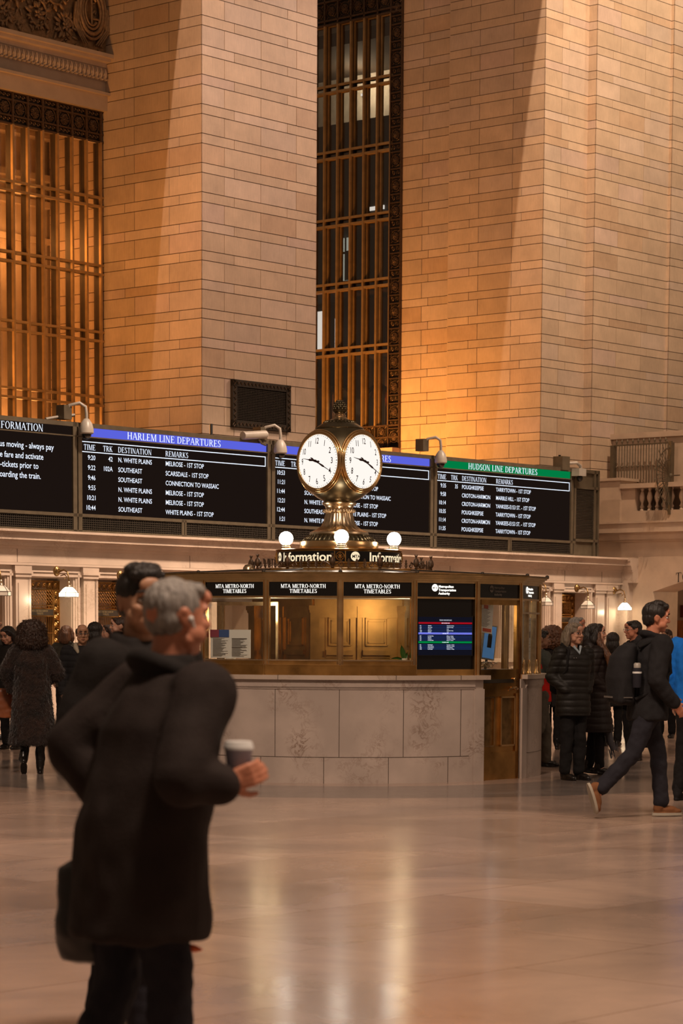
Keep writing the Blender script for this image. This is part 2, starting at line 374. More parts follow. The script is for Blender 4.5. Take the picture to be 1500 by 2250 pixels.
def _ar(cx, cy, rx, ry, a0, a1, n=14, thick=TK, thin=TN):
    out = []
    for i in range(n):
        q = []
        for a, inner in ((a0+(a1-a0)*i/n, 0), (a0+(a1-a0)*(i+1)/n, 0), (a0+(a1-a0)*(i+1)/n, 1), (a0+(a1-a0)*i/n, 1)):
            a = R(a); wx = thick; wy = thin
            q.append((cx+(rx-(wx if inner else 0))*math.cos(a), cy+(ry-(wy if inner else 0))*math.sin(a)))
        out.append(q)
    return out
def _ser(x, y, w=.05, h=.16): return [[(x, y), (x+w, y), (x+w, y+h), (x, y+h)]]
GL = {
 'A': (.78, lambda: _dg(.02, 0, .33, 1, TN*1.2)+_dg(.62, 0, .31, 1, TK)+_hb(.16, .58, .34)+_hb(-.04, .18, 0, .04)+_hb(.54, .82, 0, .04)),
 'B': (.68, lambda: _st(.08)+_ar(.28, .74, .28, .26, -90, 90)+_ar(.28, .26, .34, .26+.02, -90, 90)+_hb(.1, .3, .95)+_hb(.1, .3, 0)+_hb(.1, .3, .48)),
 'C': (.76, lambda: _ar(.42, .5, .38, .52, 48, 312)+_ser(.66, .70, .04, .26)+_ser(.66, .08, .04, .2)),
 'D': (.80, lambda: _st(.08)+_ar(.30, .5, .44, .5, -90, 90, 18)+_hb(.1, .32, .95)+_hb(.1, .32, 0)),
 'E': (.66, lambda: _st(.08)+_hb(.1, .56, .95)+_hb(.1, .60, 0)+_hb(.1, .44, .48)+_ser(.53, .78)+_ser(.57, .03)+_ser(.42, .41, .04, .18)),
 'F': (.62, lambda: _st(.08)+_hb(.1, .56, .95)+_hb(.1, .44, .48)+_ser(.53, .78)+_ser(.42, .41, .04, .18)),
 'H': (.84, lambda: _st(.08)+_st(.60)+_hb(.1, .65, .48)),
 'I': (.34, lambda: _st(.09)),
 'K': (.78, lambda: _st(.08)+_dg(.18, .42, .58, 1, TN*1.2)+_dg(.56, 0, .28, .58, TK)+_hb(.50, .78, 0, .04)+_hb(.48, .72, .96, .04)),
 'L': (.62, lambda: _st(.08)+_hb(.1, .58, 0)+_ser(.55, .03, .05, .22)),
 'M': (.98, lambda: _st(.08, w=TN)+_st(.76)+_dg(.40, 0, .08, 1, TK)+_dg(.42, 0, .74, 1, TN)),
 'N': (.82, lambda: _st(.08, w=TN)+_st(.64, w=TN)+_dg(.56, 0, .06, 1, TK)),
 'O': (.84, lambda: _ar(.42, .5, .38, .52, 0, 360, 26)),
 'P': (.66, lambda: _st(.08)+_ar(.28, .72, .32, .28, -90, 90)+_hb(.1, .3, .95)+_hb(.1, .3, .44)),
 'R': (.76, lambda: _st(.08)+_ar(.28, .73, .30, .27, -90, 90)+_hb(.1, .3, .95)+_hb(.1, .3, .46)+_dg(.58, 0, .30, .5, TK)+_hb(.56, .78, 0, .04)),
 'S': (.58, lambda: _ar(.28, .745, .22, .27, 40, 270, 12)+_ar(.28, .255, .24, .27, -140, 90, 12)+_ser(.44, .74, .04, .2)+_ser(.03, .06, .04, .2)),
 'T': (.72, lambda: _st(.28, top=0)+_hb(.02, .68, .95)+_ser(.02, .78)+_ser(.64, .78)),
 'U': (.82, lambda: _st(.08, .30, bot=0)+_st(.64, .30, w=TN, bot=0)+_ar(.385, .32, .305, .34, 180, 360, 14, TK*.9)),
 'V': (.76, lambda: _dg(.34, 0, .04, 1, TK)+_dg(.36, 0, .66, 1, TN)+_hb(-.02, .24, .96, .04)+_hb(.56, .80, .96, .04)),
 '-': (.36, lambda: _hb(.06, .30, .38, .07)), ' ': (.34, lambda: []), '.': (.28, lambda: [[(.08, 0), (.19, 0), (.19, .11), (.08, .11)]]),
}
GL['W'] = (1.06, lambda: _dg(.26, 0, .02, 1, TK)+_dg(.28, 0, .52, 1, TN)+_dg(.66, 0, .44, 1, TK)+_dg(.68, 0, .92, 1, TN)+_hb(-.04, .2, .96, .04)+_hb(.84, 1.06, .96, .04))
GL['Y'] = (.74, lambda: _st(.30, 0, .45, top=0)+_dg(.30, .42, .04, 1, TK)+_dg(.36, .42, .62, 1, TN)+_hb(-.02, .22, .96, .04)+_hb(.54, .78, .96, .04))
def serif(text, h=1., xs=1., align='L', sp=.06):
    vs = []; fs = []; x = 0
    for ch in text:
        wd, fn = GL[ch]
        for poly in fn():
            k = len(vs)
            a = sum(poly[i][0]*poly[(i+1) % len(poly)][1]-poly[(i+1) % len(poly)][0]*poly[i][1] for i in range(len(poly)))
            if a < 0: poly = poly[::-1]
            vs += [((x+px)*h*xs, py*h) for px, py in poly]; fs.append(tuple(range(k, k+len(poly))))
        x += wd+sp
    return _al(vs, fs, align)
def put(mb, tx, fn, mi=0):
    vs, fs = tx; mb.add([fn(x, y) for x, y in vs], fs, mi)
def arc_pts(cx, cz, r, a0, a1, n=12): return [(cx+r*math.cos(R(a0+(a1-a0)*i/n)), cz+r*math.sin(R(a0+(a1-a0)*i/n))) for i in range(n+1)]
def spiral(cx, cz, r, a0, turns, n=14, shrink=.18):
    return [(cx+r*(1-(1-shrink)*i/n)*math.cos(a0+turns*2*PI*i/n), cz+r*(1-(1-shrink)*i/n)*math.sin(a0+turns*2*PI*i/n)) for i in range(n+1)]
def scrollwork(mb, fn, w, h, seed=0, r=.012, n=5, mi=0):
    """openwork scroll panel centred on 0,0; fn(a,b)->point"""
    rnd = random.Random(seed)
    m = min(w, h)*.46
    mb.tube([fn(a, b) for a, b in arc_pts(0, 0, m*.98, 0, 360, 16)[:-1]], r*.8, n, True, mi)
    for k in range(4):
        a = PI/4+k*PI/2
        for sg in (1, -1):
            cx, cz = m*.5*math.cos(a+sg*.45), m*.5*math.sin(a+sg*.45)
            mb.tube([fn(x, y) for x, y in spiral(cx, cz, m*.36, a+PI*sg*.6+rnd.random()*.5, 1.3*sg, 10)], [r*(1.1-.05*i) for i in range(11)], n, False, mi)
        sx, sz = (w/2*.86)*(1 if math.cos(a) > 0 else -1), (h/2*.86)*(1 if math.sin(a) > 0 else -1)
        mb.tube([fn(sx*.72, sz*.72), fn(sx*.86, sz*.9), fn(sx, sz)], [r*1.4, r*1.1, r*.6], n, False, mi)
    mb.ell(fn(0, 0), (r*2.2,)*3, 8, 6, mi=mi)
# ================================================================== SETTING
def wobj(name, mb, mats, smooth=None, kind='structure', parent=None):
    o = mb.build(name, mats, parent, smooth)
    if parent is None: o.location = O; o.rotation_euler = (0, 0, WROT)
    if kind: o['kind'] = kind
    return o
mb = MB(); mb.add([(-30, -12, 0), (40, -12, 0), (40, 75, 0), (-30, 75, 0)], [(0, 1, 2, 3)])
mb.add([(-30, -12, -.3), (40, -12, -.3), (40, 75, -.3), (-30, 75, -.3)], [(3, 2, 1, 0)])
tag(mb.build('floor', M['floor']), kind='structure')
BX, BY = -.03, 28.1

PER, SH, ZB = .5345, .18, 5.86
def stone_face(mb, fn, a0, a1, tall, short, z0=3.35, z1=19., seed=0, flip=1):
    rnd = random.Random(seed); sg = 1 if a1 > a0 else -1
    k = math.floor((z0-ZB)/PER)-1; g = .007
    def tone():
        v = rnd.uniform(.90, 1.07); c = rnd.random()
        return (v*1.0, v*(.985 if c < .75 else 1.02), v*(.97 if c < .7 else 1.10)) if c < .93 else (v*.93, v*.86, v*.8)
    while ZB+k*PER < z1:
        for zz0, zz1, js in ((ZB+k*PER, ZB+k*PER+SH, short), (ZB+k*PER+SH, ZB+(k+1)*PER, tall)):
            zz0 = max(zz0, z0); zz1 = min(zz1, z1)
            if zz1-zz0 < .03: continue
            bd = [a0]+sorted(js, reverse=(sg < 0))+[a1]
            for i in range(len(bd)-1):
                p, q = bd[i], bd[i+1]
                ga = g*sg if i > 0 else 0; gb = g*sg if i < len(bd)-2 else 0
                vs = [fn(p+ga, d, zz0+g) for d in (0,)]+[fn(q-gb, 0, zz0+g), fn(q-gb, 0, zz1-g), fn(p+ga, 0, zz1-g)]
                bk = [fn(p+ga, .015, zz0+g), fn(q-gb, .015, zz0+g), fn(q-gb, .015, zz1-g), fn(p+ga, .015, zz1-g)]
                mb.add(vs+bk, [(0, 1, 2, 3), (0, 4, 5, 1), (1, 5, 6, 2), (2, 6, 7, 3), (3, 7, 4, 0)], 0, tone())
        k += 1
ZT = 25.
bt = lambda x, y, s: onB(x, y, s)[0]
# left pier
mb = MB(); s0, sr, tf, tl = S0, 8.104, 1.3, 3.984
stone_face(mb, lambda a, d, z: (a, tf+d, z), s0, sr, [5.483, 6.491, 7.505], [5.752, 7.242], z1=ZT, seed=1)
stone_face(mb, lambda a, d, z: (s0+d, a, z), tf, tl+1.5, [bt(372, 700, s0), bt(296, 700, s0)], [bt(394, 700, s0), bt(274.5, 700, s0)], z1=ZT, seed=2)
stone_face(mb, lambda a, d, z: (sr-d, a, z), tf, 7.5, [2.4, 3.6, 5], [2, 4.2], z1=ZT, seed=3)
mb.box(s0+.012, sr-.012, tf+.012, 7.5, 3.3, ZT, 1, (1, 1, 1))
wobj('wall_pier_west', mb, [M['stone'], M['mortar']])
# right pier
mb = MB(); sA = 17.206; t2 = 1.075; s3, _ = onA(1470, 300, t2); sj = S1+.12
stone_face(mb, lambda a, d, z: (S1+d, a, z), 1.3, 3.963, [2.161, 3.098], [1.905, 3.356], z1=ZT, seed=4)
stone_face(mb, lambda a, d, z: (sj+d, a, z), 3.963, 5.405, [bt(925, 700, sj)], [bt(939, 700, sj)], z1=ZT, seed=5)
stone_face(mb, lambda a, d, z: (a, 1.3+d, z), S1, sA, [onA(1226, 760, 1.3)[0]], [onA(1241, 760, 1.3)[0]], z1=ZT, seed=6)
stone_face(mb, lambda a, d, z: (sA+d, a, z), 1.3, t2, [], [], z1=ZT, seed=7)
stone_face(mb, lambda a, d, z: (a, t2+d, z), sA, s3, [onA(1352, 800, t2)[0], onA(1406, 800, t2)[0]], [onA(1336, 800, t2)[0], onA(1419, 800, t2)[0]], z1=ZT, seed=8)
stone_face(mb, lambda a, d, z: (s3+d, a, z), t2, t2-.08, [], [], z1=ZT, seed=9)
stone_face(mb, lambda a, d, z: (a, t2-.08+d, z), s3, s3+12, [s3+.9+1.1*k for k in range(10)], [s3+.6+1.1*k for k in range(10)], z1=ZT, seed=10)
mb.box(S1+.012, sA+.2, 1.312, 3.95, 3.3, ZT, 1); mb.box(sj+.012, sA+.2, 3.9, 5.39, 3.3, ZT, 1)
mb.box(sA+.012, s3+.2, t2+.012, 2.5, 3.3, ZT, 1); mb.box(s3+.012, s3+12, t2-.068, 2.5, 3.3, ZT, 1)
wobj('wall_pier_east', mb, [M['stone'], M['mortar']])

# ------------------------------------------------------------------ window 1: left bay
TLW = 3.984
w1 = empty('window_1', W(2.6, TLW, 3.3), WROT, kind='structure')
def wpart(name, mb, m, par, org, smooth=None, **kw):
    o = mb.build(name, m, par, smooth); o.location = (-org[0], -org[1], -org[2]); return tag(o, **kw)
OW = (2.6, TLW, 3.3)
SL = 0.2
for k in range(13):
    s = 4.793-.3745*k
    if s < SL: break
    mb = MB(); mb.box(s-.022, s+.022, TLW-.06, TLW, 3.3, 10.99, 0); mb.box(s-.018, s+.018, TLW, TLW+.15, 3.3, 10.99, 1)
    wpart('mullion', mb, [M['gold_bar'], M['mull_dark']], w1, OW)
TZ = [9.86, 8.57, 7.30, 6.06, 4.82]
for z in TZ:
    mb = MB()
    for dz in (-.085, .085):
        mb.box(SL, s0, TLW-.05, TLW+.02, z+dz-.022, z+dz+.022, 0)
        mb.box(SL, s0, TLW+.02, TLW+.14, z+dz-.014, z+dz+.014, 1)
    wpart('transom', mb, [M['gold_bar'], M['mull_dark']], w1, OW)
mb = MB(); mb.box(SL, s0, TLW+.10, TLW+.112, 3.3, 10.99); wpart('glass_pane', mb, M['glass_win'], w1, OW)
mb = MB()
for k in range(13):
    a = 4.793-.3745*k
    if a < SL: break
    fn = lambda x, y, a=a, cz=11.28: (a-.187+x, TLW-.03, cz+y)
    scrollwork(mb, fn, .33, .33, k, .011)
    mb.box(a-.02, a+.02, TLW-.06, TLW, 10.99, 11.565)
    for zc in (11.07, 11.50):
        for q in range(3):
            mb.tube([(a-.30+q*.1+x, TLW-.03, zc+z) for x, z in spiral(0, 0, .042, 0, 1.1, 8)], .009, 4)
for z in (10.99, 11.135, 11.425, 11.565): mb.box(SL, s0, TLW-.05, TLW, z-.014, z+.014)
wpart('ornamental_band', mb, M['iron'], w1, OW)
mb = MB(); mb.box(SL, s0, TLW+.02, TLW+.06, 10.99, 11.57); wpart('band_backing', mb, M['bronze_dark'], w1, OW)
# added wall behind the glass; its mouldings stand in for reflected pier cornices
mb = MB(); mb.box(-1, 6, TLW+1.6, TLW+1.8, 3.3, 13)
for z, d in ((9.2, .10), (9.9, .16), (10.4, .22), (11.2, .3)): mb.box(-1, 6, TLW+1.6-d, TLW+1.6, z, z+.12)
wobj('wall_reflection_west', mb, M['stone_plain'])
# entablature over window 1
mb = MB()
for (z0, z1, d) in ((11.57, 11.85, .16), (11.85, 11.90, .24), (11.90, 12.12, .10), (12.38, 12.47, .14), (12.47, 12.53, .26), (12.53, 12.60, .34), (12.12, 12.38, .12)):
    mb.box(-1.5, s0, TLW-d, TLW+1.2, z0, z1)
for k in range(54):   # leaf and dart moulding
    a = s0-.06-.11*k
    mb.ell((a, TLW-.15, 12.25), (.045, .05, .11), 8, 6); mb.tube([(a-.055, TLW-.15, 12.34), (a-.055, TLW-.19, 12.25), (a-.055, TLW-.15, 12.15)], .012, 5)
    mb.box(a-.03, a+.03, TLW-.20, TLW-.1, 12.13, 12.15)
wobj('trim_2', mb, M['stone_plain'])
# carved lunette frieze
fz = wall_empty('carved_frieze', 3.4, TLW-.2, 12.6, label='dark gilt carved frieze of scrolling leaves in the top left corner of the photo', cat='carving')
OF = (3.4, TLW-.2, 12.6)
mb = MB(); mb.box(-1.5, s0, TLW-.12, TLW+.4, 12.6, 16); wpart('frieze_ground', mb, M['carved'], fz, OF)
mb = MB(); rnd = random.Random(4)
def leafy(cx, cz, r, a0, tr, t=TLW-.16):
    pts = spiral(cx, cz, r, a0, tr, 18, .2)
    mb.tube([(x, t-.02*math.sin(i), z) for i, (x, z) in enumerate(pts)], [.035-.001*i for i in range(len(pts))], 7)
    for i in range(0, len(pts)-1):
        x, z = pts[i]; dx = x-cx; dz = z-cz; L = math.hypot(dx, dz)+1e-6
        for q in range(2):
            an = math.atan2(dz, dx)+rnd.uniform(-.7, .7); l = rnd.uniform(.05, .10)
            mb.ell((x+math.cos(an)*l*.6, t-.02, z+math.sin(an)*l*.6), (l, .03, l*.38), 7, 5, Rm=Matrix.Rotation(-an, 3, 'Y'))
    for q in range(5):
        an = q*2*PI/5; mb.ell((cx+.05*math.cos(an), t-.04, cz+.05*math.sin(an)), (.045, .03, .03), 6, 5, Rm=Matrix.Rotation(-an, 3, 'Y'))
for (cx, cz, r, a, tr) in ((3.55, 13.55, .38, 0, 1.6), (3.05, 13.05, .30, 2, -1.5), (2.55, 13.5, .42, 1, 1.5), (3.3, 14.3, .4, 3, 1.4), (2.2, 12.95, .28, 1, 1.5), (1.7, 13.5, .4, 0, -1.5), (1.2, 13.0, .3, 2, 1.4), (2.7, 14.4, .4, 1, -1.4), (3.75, 12.95, .22, 0, 1.3), (3.85, 14.1, .25, 0, -1.3), (1.9, 14.4, .4, 0, 1.4)):
    leafy(cx, cz, r, a, tr)
for k in range(160):
    x = rnd.uniform(1, 4.8); z = 12.62+abs(rnd.gauss(0, .55)); an = rnd.uniform(0, PI); l = rnd.uniform(.04, .09)
    mb.ell((x, TLW-.13, z), (l, .035, l*.4), 6, 5, Rm=Matrix.Rotation(-an, 3, 'Y'))
wpart('leaf_relief', mb, M['carved'], fz, OF, 60)
mb = MB(); cx, cz = 4.42, 13.35
fnc = lambda k: [(cx+k*.30*math.cos(R(a)), TLW-.2, cz+k*.42*math.sin(R(a))) for a in range(0, 360, 12)]
mb.tube(fnc(1.), .045, 7, True); mb.tube(fnc(1.22), .03, 7, True); mb.tube(fnc(.78), .03, 7, True)
mb.tube([(cx+.17*math.cos(R(a)), TLW-.2, cz+.26*math.sin(R(a))) for a in range(50, 315, 12)], .028, 6)
mb.tube([(cx, TLW-.2, cz-.24), (cx, TLW-.2, cz+.24)], .022, 6); mb.tube([(cx+.02, TLW-.2, cz-.13), (cx+.17, TLW-.2, cz-.13)], .022, 6)
for sg in (1, -1):
    for k in range(3): mb.tube([(cx+sg*(.30+.05*k), TLW-.2, cz+.1), (cx+sg*(.38+.04*k), TLW-.2, cz-.3), (cx+sg*(.1+.06*k), TLW-.2, cz-.62)], [.03, .035, .015], 6)
wpart('cartouche', mb, M['carved'], fz, OF, 60)

# ------------------------------------------------------------------ window 2: middle bay, in the side wall
SW = 15.708; OW2 = (SW, 7., 5.8)
w2 = empty('window_2', W(*OW2), WROT, kind='structure')
TM = [5.748+.4055*k for k in range(9)]
for t in TM:
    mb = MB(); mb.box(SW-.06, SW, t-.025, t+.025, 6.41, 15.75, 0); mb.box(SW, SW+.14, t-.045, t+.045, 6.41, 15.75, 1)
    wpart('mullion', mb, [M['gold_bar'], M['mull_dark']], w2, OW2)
for z in (14.28, 12.77, 11.21, 9.715, 8.21):
    mb = MB()
    for dz in (-.075, .075):
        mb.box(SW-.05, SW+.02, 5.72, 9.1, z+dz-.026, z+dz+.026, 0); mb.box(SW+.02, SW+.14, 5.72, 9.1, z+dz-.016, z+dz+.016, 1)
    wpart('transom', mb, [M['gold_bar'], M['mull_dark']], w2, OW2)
zc = [15.75, 14.205, 12.695, 11.135, 9.64, 8.135]; zb = [14.355, 12.845, 11.285, 9.79, 8.285, 6.41]
for i in range(6):
    mb = MB()
    for k in range(8):
        t0 = TM[k]+.045; t1 = TM[k+1]-.045
        for (a, b, c, d) in ((t0, t0+.02, zb[i], zc[i]), (t1-.02, t1, zb[i], zc[i]), (t0, t1, zb[i], zb[i]+.03), (t0, t1, zc[i]-.03, zc[i])):
            mb.box(SW+.02, SW+.09, a, b, c, d)
    wpart('sash_frame', mb, M['gold_bar'], w2, OW2)
mb = MB(); mb.box(SW+.06, SW+.07, 5.7, 9.1, 6.41, 15.75); wpart('glass_pane', mb, M['glass_win'], w2, OW2)
mb = MB()
zz = 6.15; k = 0; pz = []
while zz < 16.6:
    sc_ = (k % 2 == 0)
    hgt = .36 if sc_ else .17
    fn = lambda x, y, zz=zz: (SW-.04, 5.577+x, zz+y)
    if sc_: scrollwork(mb, fn, .30, .33, k, .010)
    else:
        for q in (-.07, .07): mb.tube([fn(q+x, z) for x, z in spiral(0, 0, .055, q*9, 1.2, 8)], .010, 5)
    nxt = zz+hgt/2+.01
    mb.box(SW-.06, SW, 5.41, 5.74, nxt-.012, nxt+.012)
    zz = nxt+.01+(.17 if sc_ else .36)/2; k += 1
for q in range(9):
    for (zc_, h_) in ((6.0, .2), (6.28, .22), (16.05, .4), (16.5, .4)):
        fn = lambda x, y, q=q, zc_=zc_: (SW-.04, 5.95+.4055*q+x, zc_+y)
        scrollwork(mb, fn, .34, max(h_, .26), q, .010)
    for z0_, z1_ in ((5.89, 6.41), (15.75, 16.8)): mb.box(SW-.06, SW, TM[q]-.02, TM[q]+.02, z0_, z1_)
for z in (5.89, 6.14, 6.41, 15.75, 15.85, 16.28): mb.box(SW-.06, SW, 5.41, 9.1, z-.02, z+.02)
for t in (5.415, 5.735): mb.box(SW-.07, SW, t-.012, t+.012, 5.89, 16.8)
wpart('ornamental_border', mb, M['iron'], w2, OW2)
mb = MB(); mb.box(SW+.01, SW+.05, 5.405, 5.72, 5.89, 16.8); mb.box(SW+.01, SW+.05, 5.405, 9.1, 5.89, 6.41); mb.box(SW+.01, SW+.05, 5.405, 9.1, 15.75, 16.8)
wpart('border_backing', mb, M['bronze_dark'], w2, OW2)
mb = MB(); mb.box(SW-.3, SW+.3, 5.41, 9.1, 5.6, 5.88); wpart('sill', mb, M['stone_plain'], w2, OW2)
# rooms behind window 2
M['room_dark'] = mat('dim_room_wall', (.05, .036, .025), .8); M['room_pale'] = mat('pale_office_wall', (.55, .52, .46), .8)
M['room_brown'] = mat('brown_room_curtain', (.20, .11, .05), .8, stretch=(20, 20, .3), var=.35)
mb = MB(); B0 = SW+1.6
mb.box(B0, B0+.1, 4.5, 11, 5.5, 11.2, 0); mb.box(B0+1.2, B0+1.3, 4.5, 12, 11.2, 17, 1); mb.box(B0, B0+.1, 4.5, 11, 11.25, 13.9, 0)
mb.box(SW+.15, B0+1.3, 4.5, 12, 15.3, 15.6, 0)
for z in (8.2, 9.7, 11.2): mb.box(SW+.2, B0, 4.5, 11, z-.05, z+.05, 0)
mb.box(B0-.3, B0-.2, 4.5, 5.9, 12.2, 15.6, 2); mb.box(B0-.05, B0, 5.3, 7.2, 6.0, 8.1, 2); mb.box(B0-.05, B0, 4.5, 8.2, 8.3, 9.65, 2)
wobj('wall_inner_east', mb, [M['room_dark'], M['room_pale'], M['room_brown']])
lamp('office_light', 'POINT', W(B0+.5, 8.6, 14.9), 60, (1, .86, .66), shadow_soft_size=.2)
lamp('catwalk_light', 'POINT', W(SW+.9, 7.4, 7.0), 10, (1, .72, .42), shadow_soft_size=.2)
M['lit_pane'] = emis('lit_office_pane', (.72, .85, .86), .62); M['lit_pane2'] = emis('lamp_and_reflection_glow', (.85, .9, 1.), 1.4)
def litpane(x0, y0, x1, y1, sb, nm, lab, m, bars=True):
    ta, za = onB(x0, y0, sb); tb, zb_ = onB(x1, y1, sb); e = wall_empty(nm, sb, (ta+tb)/2, zb_, label=lab, cat='light')
    mb = MB(); mb.box(-.01, .01, -abs(ta-tb)/2, abs(ta-tb)/2, 0, za-zb_); mb.build('glow_face', m, e)
    if bars:
        mb = MB(); mb.box(-.03, -.01, -.02, .02, 0, za-zb_); mb.box(-.05, -.02, -abs(ta-tb)/2, -.05, 0, (za-zb_)*.55); mb.box(-.03, -.01, -.2, .2, (za-zb_)*.5, (za-zb_)*.54); mb.build('glazing_bar', M['bronze_dark'], e)
litpane(749, 501, 771, 615, B0-.06, 'lit_office_window', 'bluish white lit window glimpsed behind the middle window bars', M['lit_pane'])
litpane(698, 685, 708, 768, B0-.06, 'glow_strip', 'vertical whitish reflection in the middle window, built as a glowing strip right beside the pier edge', M['lit_pane2'], False)  # bright reflection on the panes, put in as a glowing strip
litpane(736, 700, 740, 765, B0-.3, 'glow_strip', 'narrow vertical whitish strip of light behind the middle window, one pane from the pier edge', M['lit_pane2'], False)
litpane(812, 455, 844, 459, B0-.06, 'ceiling_lamp', 'small white ceiling lamp line behind the middle window, halfway up', M['lit_pane2'], False)
litpane(793, 206, 800, 210, B0+1.1, 'ceiling_spot', 'tiny round ceiling spotlight in the pale office behind the middle window', M['lit_pane2'], False)
# palms inside, lowest panes
def palm(t, z, nm, lab, n=11, L=.62):
    e = wall_empty(nm, SW+.9, t, z, label=lab, cat='plant', group=None)
    mb = MB(); rnd = random.Random(int(t*10))
    mb.tube([(0, 0, -.6), (0, 0, .2)], .03, 6); mb.build('stem', M['wood'], e)
    mb = MB()
    for k in range(n):
        a = rnd.uniform(0, 2*PI); dr = rnd.uniform(.5, 1.)
        pts = [Vector((math.cos(a)*L*u*dr, math.sin(a)*L*u*dr, .2+L*(.9*u-1.1*u*u*dr))) for u in [i/9 for i in range(10)]]
        mb.tube(pts, [.01-.0008*i for i in range(10)], 4)
        for i in range(2, 10):
            for sg in (1, -1):
                d = (pts[min(i, 9)]-pts[i-1]).normalized(); sd = d.cross(Vector((0, 0, 1))).normalized()*sg
                for q in (0, .5):
                    p = pts[i-1].lerp(pts[i], q); tip = p+sd*.24+d*.16-Vector((0, 0, .14))
                    mb.add([p-d*.012, p+d*.012, p.lerp(tip, .5)+Vector((0, 0, .03)), tip], [(0, 1, 2), (1, 3, 2), (0, 2, 3)])
    mb.build('fronds', mat('palm_leaf_'+nm, (.07, .055, .025), .6), e)
palm(6.6, 7.1, 'palm', 'dark palm fronds behind the lowest panes, nearest the ornamental border')
palm(8.3, 7.2, 'palm', 'dark palm fronds behind the lowest panes, beside the big pier edge')

mb = MB(); mb.box(SW-.05, SW+3, 5.45, 11, 16.85, 25.); wobj('wall_upper_east', mb, M['stone_plain'])
mb = MB(); mb.box(-6, S0, TLW-.1, TLW+2, 16.0, 25.); wobj('wall_upper_west', mb, M['stone_plain'])
mb = MB(); mb.box(-6, SL, TLW-.05, TLW+1.6, 3.3, 16.0); wobj('wall_bay_west', mb, M['stone_plain'])
# ------------------------------------------------------------------ ticket front wall
TF = .10
openL = [(-.513+1.564*k, .95) for k in range(-4, 6)]; openR = [(14.85-1.564*k, .95) for k in range(0, 5)][::-1]
opens = openL+openR; S_START, S_END = -8., 17.05
mb = MB()
def seg(a, b, z0, z1, t0, t1, mi=0): mb.box(a, b, t0, t1, z0, z1, mi)
seg(S_START, S_END, 0, 3.2, .75, 1.25)
seg(S_START, S_END, 2.5, 3.2, TF+.02, .75); seg(S_START, S_END, 0, 1.05, TF+.05, .75)
edges = [S_START]+[v for a, wd in opens for v in (a, a+wd)]+[S_END]
for i in range(0, len(edges), 2): seg(edges[i], edges[i+1], 1.05, 2.5, TF+.05, .75)
for z0, z1, d in ((0, .22, .10), (.22, .26, .06), (1.0, 1.08, .10), (2.52, 2.56, .03), (2.56, 2.70, .0), (2.70, 2.74, .07), (2.745, 2.98, .02), (2.98, 3.03, .06), (3.03, 3.09, .12), (3.09, 3.12, .16), (3.12, 3.22, .22), (3.22, 3.25, .26), (3.25, 3.29, .30)):
    seg(S_START, S_END+(.0), z0, z1, TF-d, .76)
wobj('wall_back', mb, M['ticket_marble'])
mb = MB()
for a, wd in opens:   # moulded frames and pilasters
    for q, (o_, d) in enumerate(((.02, .03), (.06, .05), (.10, .07))):
        seg(a-o_-.03, a-o_+.01, 1.08, 2.5+o_, TF-d+.04, TF+.05); seg(a+wd+o_-.01, a+wd+o_+.03, 1.08, 2.5+o_, TF-d+.04, TF+.05)
        if 2.5+o_+.03 < 2.64: seg(a-o_-.03, a+wd+o_+.03, 2.5+o_-.01, 2.5+o_+.02, TF-d+.04, TF+.05)
def pilaster(a, b):
    seg(a, b, .26, 2.56, TF-.03, TF+.05); seg(a+.05, b-.05, .5, 2.4, TF-.045, TF)
    seg(a-.03, b+.03, 2.5, 2.56, TF-.06, TF+.05); seg(a-.05, b+.05, 2.56, 2.60, TF-.08, TF+.05); seg(a-.04, b+.04, 2.60, 2.70, TF-.06, TF+.05)
for k in range(-4, 6): pilaster(.66+1.564*k-1.564+1.564, .66+.30+1.564*k)
for k in range(0, 5): pilaster(14.497-1.564*k, 14.80-1.564*k)
pilaster(16.06, 16.41); pilaster(16.50, 16.85)
wobj('trim_3', mb, M['ticket_marble'])
# frieze panel joints
mb = MB()
for s in (-.858, 3.3, 7.5, 10.9, 14.9, 16.3): seg(s-.006, s+.006, 2.75, 2.97, TF-.023, TF-.01)
wobj('trim_4', mb, M['joint'])
